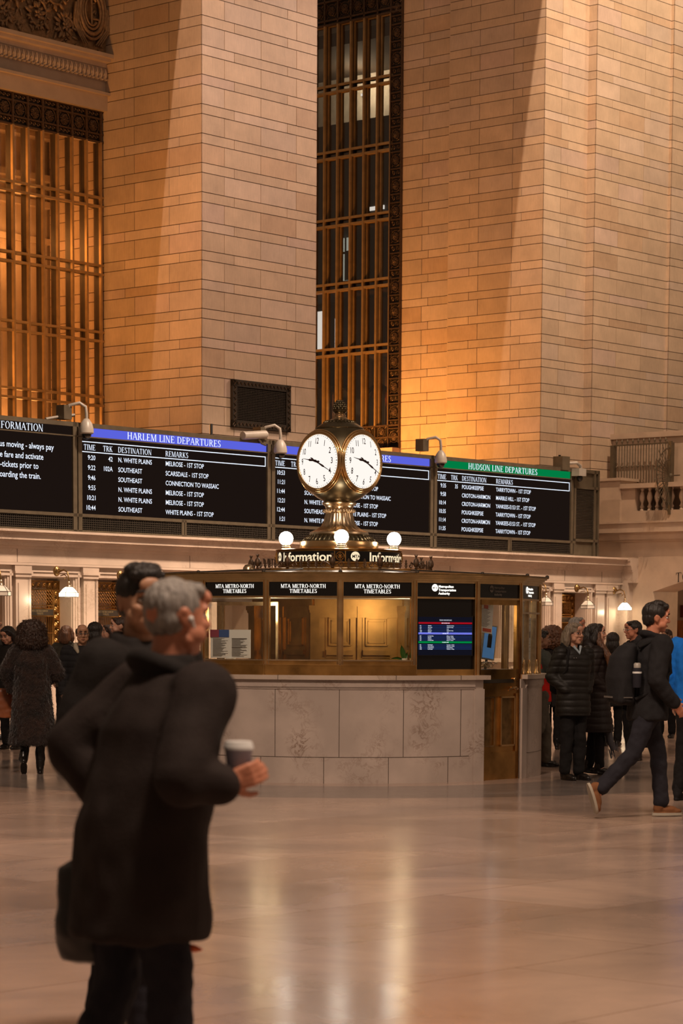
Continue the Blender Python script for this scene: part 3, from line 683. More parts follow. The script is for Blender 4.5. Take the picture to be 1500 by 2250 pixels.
# grille units
def make_grille(sign=True):
    e = empty('ticket_grille', (0, 0, 0), WROT); wd = .95; z0, z1 = 1.08, 2.46
    mb = MB(); bw = .13
    for q in range(7): scrollwork(mb, lambda x, y, q=q: (bw/2+.02+.13*q+x, 0, 2.38+y), .13, .14, q, .006)
    for q in range(9):
        for xx in (.07, .88): scrollwork(mb, lambda x, y, q=q, xx=xx: (xx+x, 0, 1.16+.135*q+y), .12, .135, q, .006)
    for a, b, c, d in ((0, .02, z0, z1), (.93, .95, z0, z1), (.13, .15, z0, 2.31), (.80, .82, z0, 2.31), (0, .95, 2.44, 2.46), (0, .95, 2.29, 2.31)): mb.box(a, b, -.02, .02, c, d)
    mb.build('scroll_border', M['brass_old'], e)
    mb = MB()
    for q in range(12):
        x0 = .15+.65*q/11
        for sg in (1, -1):
            pts = [(min(.80, max(.15, x0+sg*.03*math.sin(u*PI*5))), 0, 1.98+.31*u) for u in [i/15 for i in range(16)]]; mb.tube(pts, .0045, 4)
    mb.build('lattice', M['brass_old'], e)
    mb = MB(); mb.box(.15, .80, -.03, .01, 1.84, 1.86); mb.box(.15, .80, -.03, .01, 1.965, 1.985); mb.box(.15, .80, -.035, .01, 2.02, 2.035)
    mb.box(.15, .80, -.03, .01, 1.55, 1.565); mb.build('cross_rail', M['brass_old'], e)
    if sign:
        mb = MB(); mb.box(.16, .79, -.03, -.01, 1.86, 1.965); s = mb.build('name_plate', M['bronze_dark'], e)
        mb = MB(); put(mb, serif('MTA METRO-NORTH', .032, .95, 'C'), lambda x, y: (.475+x, -.032, 1.92+y)); put(mb, serif('TICKETS', .032, .95, 'C'), lambda x, y: (.475+x, -.032, 1.875+y))
        mb.build('lettering', M['gold_txt'], s)
    mb = MB()
    for q in range(15): mb.tube([(.17+.0435*q, 0, 1.08), (.17+.0435*q, 0, 1.85)], .006, 5)
    mb.build('bars', M['brass_old'], e)
    mb = MB(); mb.box(0, .95, .30, .31, 1.08, 2.46); mb.box(0, .03, .02, .3, 1.08, 2.46); mb.box(.92, .95, .02, .3, 1.08, 2.46); mb.build('cabin_back', M['brass_dark'], e)
    mb = MB(); mb.box(.30, .34, .22, .24, 1.72, 1.86); mb.box(.35, .39, .22, .24, 1.72, 1.84); mb.box(.42, .5, .2, .24, 1.6, 1.82); mb.box(.55, .68, .2, .24, 1.08, 1.7); mb.build('papers', M['paper'], e)
    return e
G = [make_grille()]
glab = {0: 'brass ticket window grille with lit lamp in front, left of the curly-haired fur coat',
        -1: 'brass ticket window grille cut by the left edge of the photo', 1: 'brass ticket window grille behind the dark-haired man in the foreground'}
vis = [i for i, (a, wd) in enumerate(opens) if -2.6 < a < 3.0 or a > 12.5]
first = True
for i in vis:
    a = opens[i][0]; g = G[0] if first else copy_tree(G[0]); first = False
    g.location = W(a, .46, 0); k = round((a+.513)/1.564)
    if a < 4: lab = glab.get(k, 'brass ticket window grille seen through the left booth glass' if k >= 2 else 'brass ticket window grille hidden past the left edge')
    else: lab = 'brass ticket window grille above the grey-haired woman with glasses' if a > 14.5 else 'dark brass ticket window grille just past the right edge of the booth'
    tag(g, lab, 'grille', 'ticket window grilles')
# desk lamps on brackets
def make_lamp(lit):
    e = empty('bracket_lamp', (0, 0, 0), WROT)
    mb = MB(); mb.ell((0, .30, .42), (.07, .05, .09), 10, 8); mb.tube([(x, .28-.02, .42+z) for x, z in spiral(0, 0, .06, 0, 1.2, 10)], .012, 6)
    mb.tube([(0, .28, .40), (0, .12, .44), (0, .03, .40), (0, 0, .30), (0, 0, .24)], [.018, .016, .014, .012, .012], 7)
    mb.tube([(0, .2, .34), (.0, .1, .36), (0, .05, .32), (0, .1, .29)], .009, 6)
    mb.build('bracket', M['brass_dark'], e, 60)
    mb = MB(); mb.lathe([(.012, .25), (.03, .22), (.022, .19), (.035, .165), (.05, .15)], 16); mb.build('socket', M['nickel_brass'], e, 60)
    mb = MB(); T = Matrix.Rotation(PI/6, 4, 'Z'); mb.lathe([(.055, .15), (.10, .12), (.155, .055), (.17, .05), (.17, -.02)], 6, T=T)
    mb.build('glass_shade', M['lampglass_lit' if lit else 'lampglass_dim'], e)
    mb = MB()
    for k in range(6):
        a = PI/6+k*PI/3; a2 = a+PI/3; P_ = lambda r, z, a: (r*math.cos(a), r*math.sin(a), z)
        mb.tube([P_(.057, .15, a), P_(.102, .12, a), P_(.158, .055, a), P_(.173, .05, a), P_(.173, -.02, a)], .004, 5)
        for r, z in ((.057, .15), (.173, .05), (.173, -.02)): mb.tube([P_(r, z, a), P_(r, z, a2)], .004, 5)
    mb.build('shade_frame', M['bronze_dark'], e)
    return e
LL, LD = make_lamp(True), make_lamp(False); used = set()
def place_lamp(px, py, lit, lab, t=-.42, power=0):
    s, z = onA(px, py, t); src = LL if lit else LD
    o = src if lit not in used else copy_tree(src); used.add(lit)
    o.location = W(s, t, z); tag(o, lab, 'lamp', 'bracket lamps along the ticket windows')
    if power: lamp('lamp_bulb', 'POINT', W(s, t, z-.06), power, (1, .80, .52), shadow_soft_size=.06)
place_lamp(151, 1309, True, 'lit six-sided glass bracket lamp at the left ticket window', power=16)
place_lamp(1372, 1339, True, 'lit glass bracket lamp right of the booth near the backpacker\'s head', t=-.25, power=9)
place_lamp(2, 1306, False, 'unlit glass bracket lamp cut by the left edge of the photo')
place_lamp(290, 1317, False, 'unlit glass bracket lamp beside the dark-haired man in the foreground')
place_lamp(1199, 1328, False, 'unlit glass bracket lamp at the right side of the booth')
place_lamp(1291, 1335, False, 'unlit glass bracket lamp above the grey-haired woman with glasses')
# letters MT on the frieze
e = wall_empty('frieze_lettering', onA(577, 1250, TF-.03)[0], TF-.03, onA(577, 1250, TF-.03)[1], label='dark raised capital letters MTA METRO-NORTH on the marble frieze left of the clock', cat='lettering')
mb = MB(); put(mb, serif('MTA METRO-NORTH', .19, 1.), lambda x, y: (x, -.006, y)); mb.build('letters', M['bronze_txt'], e)

# ------------------------------------------------------------------ right wall C with balcony
SCW = 17.25
mb = MB()
def segB(t0, t1, z0, z1, d, mi=0): mb.box(SCW-d, SCW+1.0, min(t0, t1), max(t0, t1), z0, z1, mi)
TE = -9.
tA, zA = onB(1434, 1300, SCW); zc_, tc_ = 3.05, -3.4
arch = [(tA, 0)]+[(tA, zA)]
for i in range(13):
    u = i/12; arch.append((tA+(tc_-tA)*u, zA+(zc_-zA)*math.sin(u*PI/2)))
top = 3.66
for i in range(1, len(arch)-1):
    (a, za), (b, zb2) = arch[i], arch[i+1]
    if abs(a-b) < 1e-6: continue
    mb.add([(SCW, a, za), (SCW, b, zb2), (SCW, b, top), (SCW, a, top), (SCW+.9, a, za), (SCW+.9, b, zb2), (SCW+.9, b, top), (SCW+.9, a, top)], [(0, 1, 2, 3), (0, 4, 5, 1)])
segB(tA, 1.0, 0, 3.66, 0); segB(tc_, TE, 0, 3.66, 0)
segB(TE, 1.0, 3.66, 3.70, .05); segB(TE, 1.0, 3.70, 3.86, .10); segB(TE, 1.0, 3.86, 4.06, .20); segB(TE, 1.0, 4.06, 4.10, .24)
ped = .219
segB(ped, 1.0, 4.10, 5.02, .10); segB(ped-.06, 1.0, 5.02, 5.08, .16)
tB0 = bt(1396, 1100, SCW)
segB(tB0, ped, 4.10, 4.84, .02); segB(TE, tB0, 4.10, 4.34, .02); segB(TE, ped, 4.84, 4.94, .12)
wobj('wall_right', mb, M['stone_plain'])
mb = MB(); mb.box(SCW+2.4, SCW+2.6, TE, 2, 0, 3.6); mb.box(SCW+.9, SCW+2.6, .9, 1.1, 0, 3.6); mb.box(SCW+.9, SCW+2.6, TE, 1, 3.3, 3.6); wobj('wall_passage', mb, M['stone_plain'])
lamp('passage_light', 'POINT', W(SCW+1.4, -2.2, 2.6), 28, (1, .70, .45), shadow_soft_size=.3)
# wrapped cornice piece on wall C
mb = MB()
for z0, z1, d in ((2.745, 2.98, .02), (2.98, 3.03, .05), (3.03, 3.09, .08), (3.09, 3.12, .10), (3.12, 3.22, .13), (3.22, 3.29, .16)): mb.box(SCW-d-.18, SCW+.2, -.24, .9, z0, z1)
mb.box(SCW-.2, SCW+.1, -.1, .8, 0, 2.745)
wobj('trim_5', mb, M['ticket_marble'])
# balusters
bp = MB(); bp.lathe([(.05, 0), (.05, .03), (.03, .05), (.055, .09), (.03, .13), (.025, .17), (.06, .26), (.065, .31), (.04, .40), (.025, .44), (.045, .47), (.045, .5)], 14)
bme = bp.mesh('baluster', M['stone_plain'], 50); xs = [1405, 1421.5, 1438, 1454, 1470, 1492]
for i, x in enumerate(xs):
    o = bpy.data.objects.new('baluster', bme); COL.objects.link(o); t, z = onB(x, 1100, SCW); o.location = W(SCW+.1, t, 4.34); o.rotation_euler = (0, 0, WROT)
    tag(o, ['leftmost stone baluster under the balcony rail', 'second stone baluster from the left under the balcony rail', 'third stone baluster from the left under the balcony rail', 'stone baluster just left of the iron spike fan', 'stone baluster behind the iron spike fan', 'stone baluster at the right edge of the photo'][i], 'baluster', 'balusters under the balcony rail')
# pale panel wall behind fence
mb = MB(); SP = SCW+.8; ta, za = onB(1341, 955, SP); tb, zb2 = onB(1510, 936, SP)
mb.box(SP, SP+.3, tb-2, ta, 4.1, za-.12); mb.box(SP-.08, SP+.34, tb-2, ta+.04, za-.12, za)
wobj('wall_balcony', mb, M['stone_plain'])
mb = MB(); mb.box(SCW+.2, SP+1, TE, 1.0, 4.0, 4.1); wobj('floor_balcony', mb, M['stone_plain'])
# iron fence
SFc = SCW+.55
tf0, _ = onB(1350, 1000, SFc); tf1, _ = onB(1470, 1000, SFc); zt = onB(1350, 979, SFc)[1]
fe = wall_empty('spiked_iron_fence', SFc, tf0, 4.1, label='brown iron railing with spear tips on the stone balcony at right', cat='fence')
OFc = (SFc, tf0, 4.1)
mb = MB(); L_ = tf0-tf1
mb.box(-.02, .02, -L_, 0, zt-4.1-.02, zt-4.1+.01); mb.box(-.02, .02, -L_, 0, .1, .14); mb.build('rail', M['bronze'], fe)
mb = MB(); mb.box(-.05, .05, 0, .09, 0, zt-4.1+.0); mb.box(-.05, .05, -L_-.1, -L_, 0, zt-4.1+.0); mb.build('post', M['bronze'], fe)
nb = 20
for k in range(nb):
    mb = MB(); t = -.05-(L_-.08)*k/(nb-1); hh = zt-4.1
    mb.tube([(0, t, .1), (0, t, hh)], .011, 6)
    if k % 2 == 0:
        for z in (hh*.42, hh*.72): mb.ell((0, t, z), (.022, .022, .03), 8, 6)
        mb.lathe([(.008, 0), (.02, .015), (.008, .03), (.028, .06), (.018, .09), (.002, .13)], 8, (0, t, hh))
    mb.build('bar', M['bronze'], fe, 60)
fan = wall_empty('spike_fan', SCW-.02, *(onB(1472, 1045, SCW-.02)), label='half-round fan of iron spikes guarding the end of the balcony rail', cat='spikes')
mb = MB()
for k in range(22):
    a = R(95+k*180/21); L1 = .75 if k % 2 else .62
    mb.tube([(0, 0, 0), (-L1*.9*abs(math.cos(a))-.02, .06*math.cos(a)-.0, L1*math.sin(a))], [.012, .007], 6)
    mb.ell((-L1*.9*abs(math.cos(a))-.02, .06*math.cos(a), L1*math.sin(a)), (.018, .018, .035), 6, 5)
mb.build('spikes', M['bronze'], fan)
mb = MB()
for rr in (.35, .6): mb.tube([(-rr*.9*abs(math.cos(R(a))), 0, rr*math.sin(R(a))) for a in range(90, 271, 12)], .014, 6)
mb.build('hoop', M['bronze'], fan)
mb = MB(); mb.box(-.03, .03, -.03, .03, -.85, .75); mb.tube([(0, 0, 0), (0, -.25, 0)], .015, 6); mb.ell((0, 0, 0), (.06,)*3, 10, 8); mb.build('stanchion', M['bronze'], fan)
# T lettering over the arch
tt, zt_ = onB(1484, 1280, SCW)
e = wall_empty('arch_lettering', SCW-.004, tt, zt_, label='dark letters beginning with T carved over the arch at the right edge', cat='lettering')
mb = MB(); put(mb, serif('TO TRAINS', .21, 1.), lambda x, y: (0, -x-.0, y+x*.12)); mb.build('letters', M['bronze_txt'], e)
# wooden door in the passage
SD = SCW+2.4; td, zd = onB(1484, 1363, SD)
d1 = empty('door_1', W(SD, td, 0), WROT, kind='structure')
mb = MB(); mb.box(-.06, 0, -1.1, 0, 0, zd); mb.build('door_frame', M['wood'], d1)
mb = MB()
for (a, b, c, d) in ((-.14, -.96, .2, .95), (-.14, -.96, 1.1, zd-.2)): mb.box(-.085, -.06, b, a, c, d)
mb.build('door_panel', M['wood'], d1)
mb = MB(); mb.ell((-.1, -.14, 1.02), (.03,)*3, 8, 6); mb.build('door_handle', M['brass'], d1)
tp, zp = onB(1497, 1343, SD); e = wall_empty('wall_sign', SD-.02, tp-.1, zp-.14, label='small dark red sign above the wooden door at the right edge', cat='sign')
mb = MB(); mb.box(-.01, .01, -.15, .12, 0, .28); mb.build('sign_plate', mat('dark_red_plate', (.10, .015, .01), .5), e)
# ================================================================== DEPARTURE BOARDS
TB = 0.0
zTop, zBot = 5.16, 3.30
def fitw(tx, wd):
    if not wd: return tx
    k = wd/(max(v[0] for v in tx[0])-min(v[0] for v in tx[0])); return [(x*k, y) for x, y in tx[0]], tx[1]
def board(sL, sR, label, header=None, grid=True, texts=None, hdr_txt=None, rows=None):
    e = wall_empty('departure_board', sL, TB, zBot, label=label, cat='sign', group='departure boards on the ticket front')
    Wd = sR-sL; H = zTop-zBot
    mb = MB()
    mb.box(0, Wd, .0, .35, 0, H)
    bars = [(0, Wd, H-.075, H), (0, Wd, H-.245, H-.225), (0, Wd, .255, .31), (0, Wd, 0, .03), (0, .09, 0, H), (Wd-.12, Wd-.03, 0, H)]
    if grid: bars.append((Wd*.52-.03, Wd*.52+.03, 0, .30)); bars.append((Wd*.52+.05, Wd*.52+.09, 0, .30))
    for a, b, c, d in bars: mb.box(a, b, -.05, 0, c, d)
    mb.box(.0, Wd, -.0, .0, .0, .0) if False else None
    mb.build('frame', M['bronze'], e)
    mb = MB(); mb.box(.09, Wd-.12, -.012, -.002, .31, H-.245); mb.build('screen', M['screen'], e)
    mb = MB(); mb.box(.09, Wd-.12, -.012, -.002, H-.225, H-.075); hp = mb.build('header_panel', M[header] if header else M['screen'], e)
    if hdr_txt:
        mb = MB(); put(mb, fitw(serif(hdr_txt[0], .118, hdr_txt[2], 'C'), hdr_txt[3] if len(hdr_txt) > 3 else None), lambda x, y: (hdr_txt[1]-sL+x, -.016, H-.205+y)); mb.build('heading', M['txt'], hp)
    if grid:
        mb = MB()
        for z in (1.368, 1.540): mb.box(.09, Wd-.14, -.016, -.013, z, z+.014)
        mb.box(Wd-.155, Wd-.14, -.016, -.013, 1.368, 1.554); mb.build('column_box', M['txt'], e)
    mb = MB()
    n = int(Wd/.045)
    for k in range(n): mb.box(.09+k*.045, .09+k*.045+.012, -.03, -.008, .03, .30)
    for k in range(7): mb.box(.09, Wd-.12, -.034, -.01, .05+k*.038, .05+k*.038+.01)
    mb.build('vent_grille', M['grille_mesh'], e)
    return e
X = lambda px, y=1060: onA(px, y, TB)[0]
b1 = board(-5.6, X(168), 'dark information board at far left reading information, cut by the photo edge', None, False, hdr_txt=('INFORMATION', X(40), .82, X(94)-X(-14)))
e = b1; s0b = -5.6
lines = [('in a bus moving - always pay', 117, 975), ('before boarding, the fare and activate', 95, 995), ('your mobile e-tickets prior to', 83, 1014), ('boarding the train.', 88, 1040)]
lines = [('Keep us moving - always pay', 117), ('the fare and activate', 94), ('your e-tickets prior to', 83), ('boarding the train.', 88)]
zr = [onA(60, y, TB)[1] for y in (977, 1000, 1021, 1043)]
for (tx, xr), z in zip(lines, zr):
    mb = MB(); put(mb, sans(tx, .105, .92, 'R', .004), lambda x, y: (X(xr)-s0b+x, -.018, z-zBot-.06+y)); mb.build('line_lettering', M['txt'], e)
def fill(e, sL, cols, head_y, rows):
    """cols: px of TIME right edge, TRK right, DEST left, REMARKS left"""
    H = zTop-zBot
    mb = MB()
    for tx, px, al in zip(('TIME', 'TRK', 'DESTINATION', 'REMARKS'), cols, ('R', 'R', 'L', 'L')):
        put(mb, serif(tx, .095, 1.0 if len(tx) < 5 else 1.08, al), lambda x, y, px=px: (X(px)-sL+x, -.018, 1.408+y))
    mb.build('heading_lettering', M['txt'], e)
    for i, r in enumerate(rows):
        z = 1.242-i*.1715
        mb = MB()
        for tx, px, al in zip(r, cols, ('R', 'R', 'L', 'L')):
            if tx: put(mb, sans(tx, .085, .91, al, .004), lambda x, y, px=px: (X(px)-sL+x, -.018, z+y))
        mb.build('row_lettering', M['txt'], e)
sL = X(168); b2 = board(sL, X(593), 'departure board under a blue header reading Harlem Line Departures, left of the clock', 'blue_hdr', hdr_txt=('HARLEM LINE DEPARTURES', X(383), .80, X(485)-X(281)))
fill(b2, sL, (208, 246, 258, 362), 0, [('9:20', '42', 'N. WHITE PLAINS', 'MELROSE - 1ST STOP'), ('9:22', '102A', 'SOUTHEAST', 'SCARSDALE - 1ST STOP'), ('9:46', '', 'SOUTHEAST', 'CONNECTION TO WASSAIC'), ('9:55', '', 'N. WHITE PLAINS', 'MELROSE - 1ST STOP'), ('10:21', '', 'N. WHITE PLAINS', 'MELROSE - 1ST STOP'), ('10:44', '', 'SOUTHEAST', 'WHITE PLAINS - 1ST STOP')])
sL = X(593); b3 = board(sL, X(950), 'departure board under a blue header partly hidden behind the clock', 'blue_hdr', hdr_txt=('HARLEM LINE DEPARTURES', X(772), .80, X(858)-X(686)))
fill(b3, sL, (624, 655, 667, 757), 0, [('10:53', '', 'SOUTHEAST', 'MELROSE - 1ST STOP'), ('11:21', '', 'N. WHITE PLAINS', 'MELROSE - 1ST STOP'), ('11:44', '', 'SOUTHEAST', 'CONNECTION TO WASSAIC'), ('12:21', '', 'N. WHITE PLAINS', 'MELROSE - 1ST STOP'), ('12:44', '', 'SOUTHEAST', 'WHITE PLAINS - 1ST STOP'), ('1:21', '', 'N. WHITE PLAINS', 'MELROSE - 1ST STOP')])
sL = X(950); b4 = board(sL, X(1258), 'departure board under a green header reading Hudson Line Departures, right of the clock', 'green_hdr', hdr_txt=('HUDSON LINE DEPARTURES', X(1104), .80, X(1180)-X(1029)))
fill(b4, sL, (978, 1004, 1013, 1088), 0, [('9:35', '35', 'POUGHKEEPSIE', 'TARRYTOWN - 1ST STOP'), ('9:58', '', 'CROTON-HARMON', 'MARBLE HILL - 1ST STOP'), ('10:14', '', 'CROTON-HARMON', 'YANKEES-E153 ST. - 1ST STOP'), ('10:35', '', 'POUGHKEEPSIE', 'TARRYTOWN - 1ST STOP'), ('11:14', '', 'CROTON-HARMON', 'YANKEES-E153 ST. - 1ST STOP'), ('11:35', '', 'POUGHKEEPSIE', 'TARRYTOWN - 1ST STOP')])
# louvred end bay
sL, sR = X(1258), X(1312, 1130); Wd = sR-sL; H = zTop-zBot
e = wall_empty('louvred_cabinet', sL, TB, zBot, label='dark bronze louvred end bay closing the row of departure boards at right', cat='cabinet')
mb = MB(); mb.box(0, Wd, 0, .4, 0, H)
for a, b, c, d in ((0, Wd, H-.075, H), (0, Wd, H-.42, H-.36), (0, Wd, .30, .36), (0, .07, 0, H), (Wd-.2, Wd-.14, 0, H), (Wd-.05, Wd, 0, H)): mb.box(a, b, -.05, 0, c, d)
mb.build('frame', M['bronze'], e)
mb = MB()
for k in range(34): mb.box(.07, Wd-.2, -.03, -.005, .38+k*.0325, .38+k*.0325+.016)
mb.build('louvres', M['grille_mesh'], e)
# ------------------------------------------------------------------ cameras and aerials on the boards
def dome_cam(px, py, lab, first=[None]):
    s, z = onA(px, py, -.22)
    if first[0] is None:
        e = empty('dome_camera', (0, 0, 0), WROT)
        mb = MB(); mb.tube([(-.28, .22, .30), (-.24, .16, .42), (-.12, .04, .46), (-.02, 0, .40), (0, 0, .28), (0, 0, .18)], .028, 10); mb.build('gooseneck', M['grey_plastic'], e, 60)
        mb = MB(); mb.lathe([(.04, .20), (.06, .18), (.10, .12), (.125, .02), (.125, -.04), (.10, -.06)], 20); mb.build('housing', M['grey_plastic'], e, 50)
        mb = MB(); mb.ell((0, 0, -.06), (.085, .085, .09), 16, 10); mb.build('dome', M['black'], e, 60)
        mb = MB(); mb.box(-.38, -.20, .15, .35, .18, .42); mb.build('mount_box', M['bronze'], e)
        first[0] = e
    else: e = copy_tree(first[0])
    e.location = W(s, -.22, z); tag(e, lab, 'camera', 'dome cameras on the boards')
dome_cam(190, 946, 'grey dome security camera on gooseneck arm over the left end of the blue header')
dome_cam(616, 990, 'grey dome security camera on gooseneck arm just left of the clock')
dome_cam(968, 1012, 'grey dome security camera on gooseneck arm at the left end of the green header')
s, z = onA(560, 956, -.1); e = wall_empty('bullet_camera', s, -.1, z, label='long tubular security camera on top of the boards left of the clock', cat='camera')
mb = MB(); mb.tube([(-.33, 0, -.03), (.28, 0, .03)], .075, 16); mb.build('housing', M['grey_plastic'], e, 50)
mb = MB(); mb.tube([(.28, 0, .03), (.30, 0, .032)], .06, 16); mb.build('lens_cover', M['white'], e)
mb = MB(); mb.tube([(.1, 0, -.06), (.2, .02, -.14), (.34, .05, -.16)], .02, 8); mb.build('bracket', M['bronze'], e)
s, z = onA(1272, 1040, -.15); e = wall_empty('box_camera', s, -.15, z, label='boxy security camera at the right end of the green header', cat='camera')
mb = MB(); mb.box(-.14, .12, -.1, .1, -.06, .10); mb.tube([(-.3, .1, .2), (-.1, 0, .22), (.04, 0, .16), (.06, 0, .08)], .035, 8); mb.build('housing', M['grey_plastic'], e)
mb = MB(); mb.box(-.55, -.28, .05, .3, .05, .34); mb.build('mount_box', M['bronze'], e)
mb = MB(); mb.ell((.02, 0, -.1), (.07, .07, .08), 12, 8); mb.build('lens', M['black'], e, 60)
for px, py, lab in ((464, 946, 'short black aerial on the boards below the vent in the pier'), (1229, 1012, 'short black aerial on the boards at right')):
    s, z = onA(px, py, .15); e = wall_empty('aerial', s, .15, zTop, label=lab, cat='aerial'); mb = MB(); mb.tube([(0, 0, 0), (0, 0, z-zTop+.12)], .028, 8); mb.build('rod', M['black'], e)
    mb = MB(); mb.lathe([(.05, 0), (.05, .02), (.03, .03)], 10); mb.build('foot', M['black'], e)
mb = MB(); pts = [onA(x, y, .1) for x, y in ((100, 921), (128, 916), (150, 914), (163, 912))]; o = W(pts[0][0], .1, pts[0][1])
e = wall_empty('loose_cable', pts[0][0], .1, pts[0][1]-.05, label='thin grey cable lying over the top of the leftmost board', cat='cable')
mb.tube([(p[0]-pts[0][0], 0, p[1]-pts[0][1]+.05) for p in pts], .03, 6); mb.build('cable_run', M['grey_plastic'], e, 60)
# ------------------------------------------------------------------ vent in the pier
vs0, vz0 = onA(507, 937, 1.28); vs1, vz1 = onA(635, 848, 1.28)
e = wall_empty('wall_vent', vs0, 1.26, vz0, label='large square black vent grille set in the left stone pier', cat='vent')
Wd = vs1-vs0; H = vz1-vz0; mb = MB(); f = .13
for a, b, c, d in ((0, Wd, 0, f), (0, Wd, H-f, H), (0, f, 0, H), (Wd-f, Wd, 0, H)): mb.box(a, b, -.03, .03, c, d)
mb.build('frame', M['bronze_dark'], e)
mb = MB()
for sd in range(4):
    L_ = Wd if sd % 2 == 0 else H; nn = int(L_/.1)
    pts = []
    for k in range(nn*2+1):
        a = L_*k/(nn*2); b = .03+.06*(k % 2)
        pts.append({0: (a, -.035, b), 2: (a, -.035, H-b), 1: (b, -.035, a), 3: (Wd-b, -.035, a)}[sd])
    mb.tube(pts, .008, 4)
mb.build('frame_ornament', M['iron'], e)
mb = MB(); mb.box(f, Wd-f, .02, .03, f, H-f); mb.build('backing', M['black'], e)
mb = MB(); n = 30
for k in range(1, n): x = f+(Wd-2*f)*k/n; mb.box(x-.006, x+.006, -.01, .01, f, H-f)
for k in range(1, 20): z = f+(H-2*f)*k/20; mb.box(f, Wd-f, -.015, .005, z-.006, z+.006)
mb.build('mesh', M['bronze_dark'], e)

# ================================================================== INFORMATION BOOTH
RG = 2.24
booth = empty('information_booth', (BX, BY, 0), 0, label='round marble and brass information booth with glass windows in the middle of the hall', cat='booth')
def pol(r, th, z): th = R(th); return (r*math.sin(th), -r*math.cos(th), z)   # th from the camera side, to the right
def arcwall(mb, r_out, r_in, z0, z1, a0, a1, n=60, mi=0):
    vs = []
    for i in range(n+1):
        a = a0+(a1-a0)*i/n
        vs += [pol(r_out, a, z0), pol(r_out, a, z1), pol(r_in, a, z1), pol(r_in, a, z0)]
    fs = []
    for i in range(n):
        k = i*4
        for j in range(4): fs.append((k+j, k+(j+1) % 4, k+4+(j+1) % 4, k+4+j))
    fs += [(3, 2, 1, 0), (n*4, n*4+1, n*4+2, n*4+3)]
    mb.add(vs, fs, mi)
DA0, DA1 = 42.0, 59.5
def bpart(name, mb, m, par=booth, smooth=None, **kw): return tag(mb.build(name, m, par, smooth), **kw)
mb = MB()
arcwall(mb, 2.29, 2.05, 0, 1.084, DA1, 360+DA0, 120)
bpart('counter_wall', mb, M['booth_marble'], smooth=40)
for ja, jb in ((38.6, DA0), (DA1, DA1+3)):
    mb = MB(); arcwall(mb, 2.31, 2.25, 0, .985, ja, jb, 4); bpart('door_jamb', mb, M['booth_marble'], smooth=40)
mb = MB()
for z0, z1, r in ((.985, 1.0, 2.298), (1.0, 1.01, 2.305), (1.01, 1.084, 2.312)): arcwall(mb, r, 2.2, z0, z1, DA1+3, 360+38.6, 110)
bpart('counter_moulding', mb, M['booth_marble'], smooth=40)
mb = MB()
for a in [-160+17.1*k+6 for k in range(0, 12)]: mb.tube([pol(2.2915, a, .275), pol(2.2915, a, .985)], .0035, 4)
for a in [-160+17.1*k+2 for k in range(0, 12)]: mb.tube([pol(2.2915, a, 0), pol(2.2915, a, .275)], .0035, 4)
mb.tube([pol(2.2915, a, .275) for a in range(-200, 38, 3)], .0035, 4); mb.tube([pol(2.2915, a, .275) for a in range(63, 160, 3)], .0035, 4)
bpart('slab_joints', mb, M['joint'])
mb = MB(); arcwall(mb, 2.35, 1.95, 1.084, 1.131, DA1+1, 360+DA0+1.3, 120); bpart('counter_top', mb, M['ticket_marble'], smooth=40)
mb = MB()
for a in (-16, 14.5, 33): mb.box(-.003, .003, -2.353, -2.3, 1.085, 1.133, T=Matrix.Rotation(R(a), 4, 'Z'))
bpart('counter_top_joints', mb, M['joint'])
ANG = [20*k for k in range(-9, 9)]
def chord(a0, a1, r, inset=0.):
    p, q = Vector(pol(r, a0, 0)), Vector(pol(r, a1, 0)); d = (q-p).normalized(); nrm = Vector((d.y, -d.x, 0))
    Mx = Matrix((( d.x, -nrm.x, 0, p.x), (d.y, -nrm.y, 0, p.y), (0, 0, 1, 0), (0, 0, 0, 1)))
    return Mx, (q-p).length      # local x along the panel, local y inward
# posts
for a in ANG:
    mb = MB(); T = Matrix.Translation(pol(RG, a, 0)) @ Matrix.Rotation(R(a), 4, 'Z')
    zb_ = 0 if a in (40, 60) else 1.131
    mb.box(-.028, .028, -.03, .03, zb_, 2.12, T=T); mb.box(-.015, .015, -.042, -.03, zb_, 2.12, T=T); mb.tube([T @ Vector((-.028, -.03, zb_)), T @ Vector((-.028, -.03, 2.12))], .007, 6); mb.tube([T @ Vector((.028, -.03, zb_)), T @ Vector((.028, -.03, 2.12))], .007, 6)
    bpart('post', mb, M['brass'], smooth=40)
# panels
signs = {-40: 'tt', -20: 'tt', 0: 'tt', 20: 'mta', 40: 'dim', 60: 'mta2', -60: 'tt'}
def mta_text(mb, T, L_, h=.035, cx=None, txt='lit'):
    x0 = L_*.38; zc = 2.045
    if txt == 'narrow': x0 = L_*.38
    put(mb, sans('Metropolitan', .026, 1.0, 'L', .025), lambda x, y: T @ Vector((x0+x, -.024, 2.052+y)))
    put(mb, sans('Transportation', .026, 1.0, 'L', .025), lambda x, y: T @ Vector((x0+x, -.024, 2.016+y)))
    put(mb, sans('Authority', .026, 1.0, 'L', .025), lambda x, y: T @ Vector((x0+x, -.024, 1.980+y)))
    c = x0-.045; n = 24
    mb.add([T @ Vector((c, -.024, 2.05))]+[T @ Vector((c+.038*math.cos(2*PI*i/n), -.024, 2.05+.038*math.sin(2*PI*i/n))) for i in range(n)], [(0, 1+i, 1+(i+1) % n) for i in range(n)])
    return c
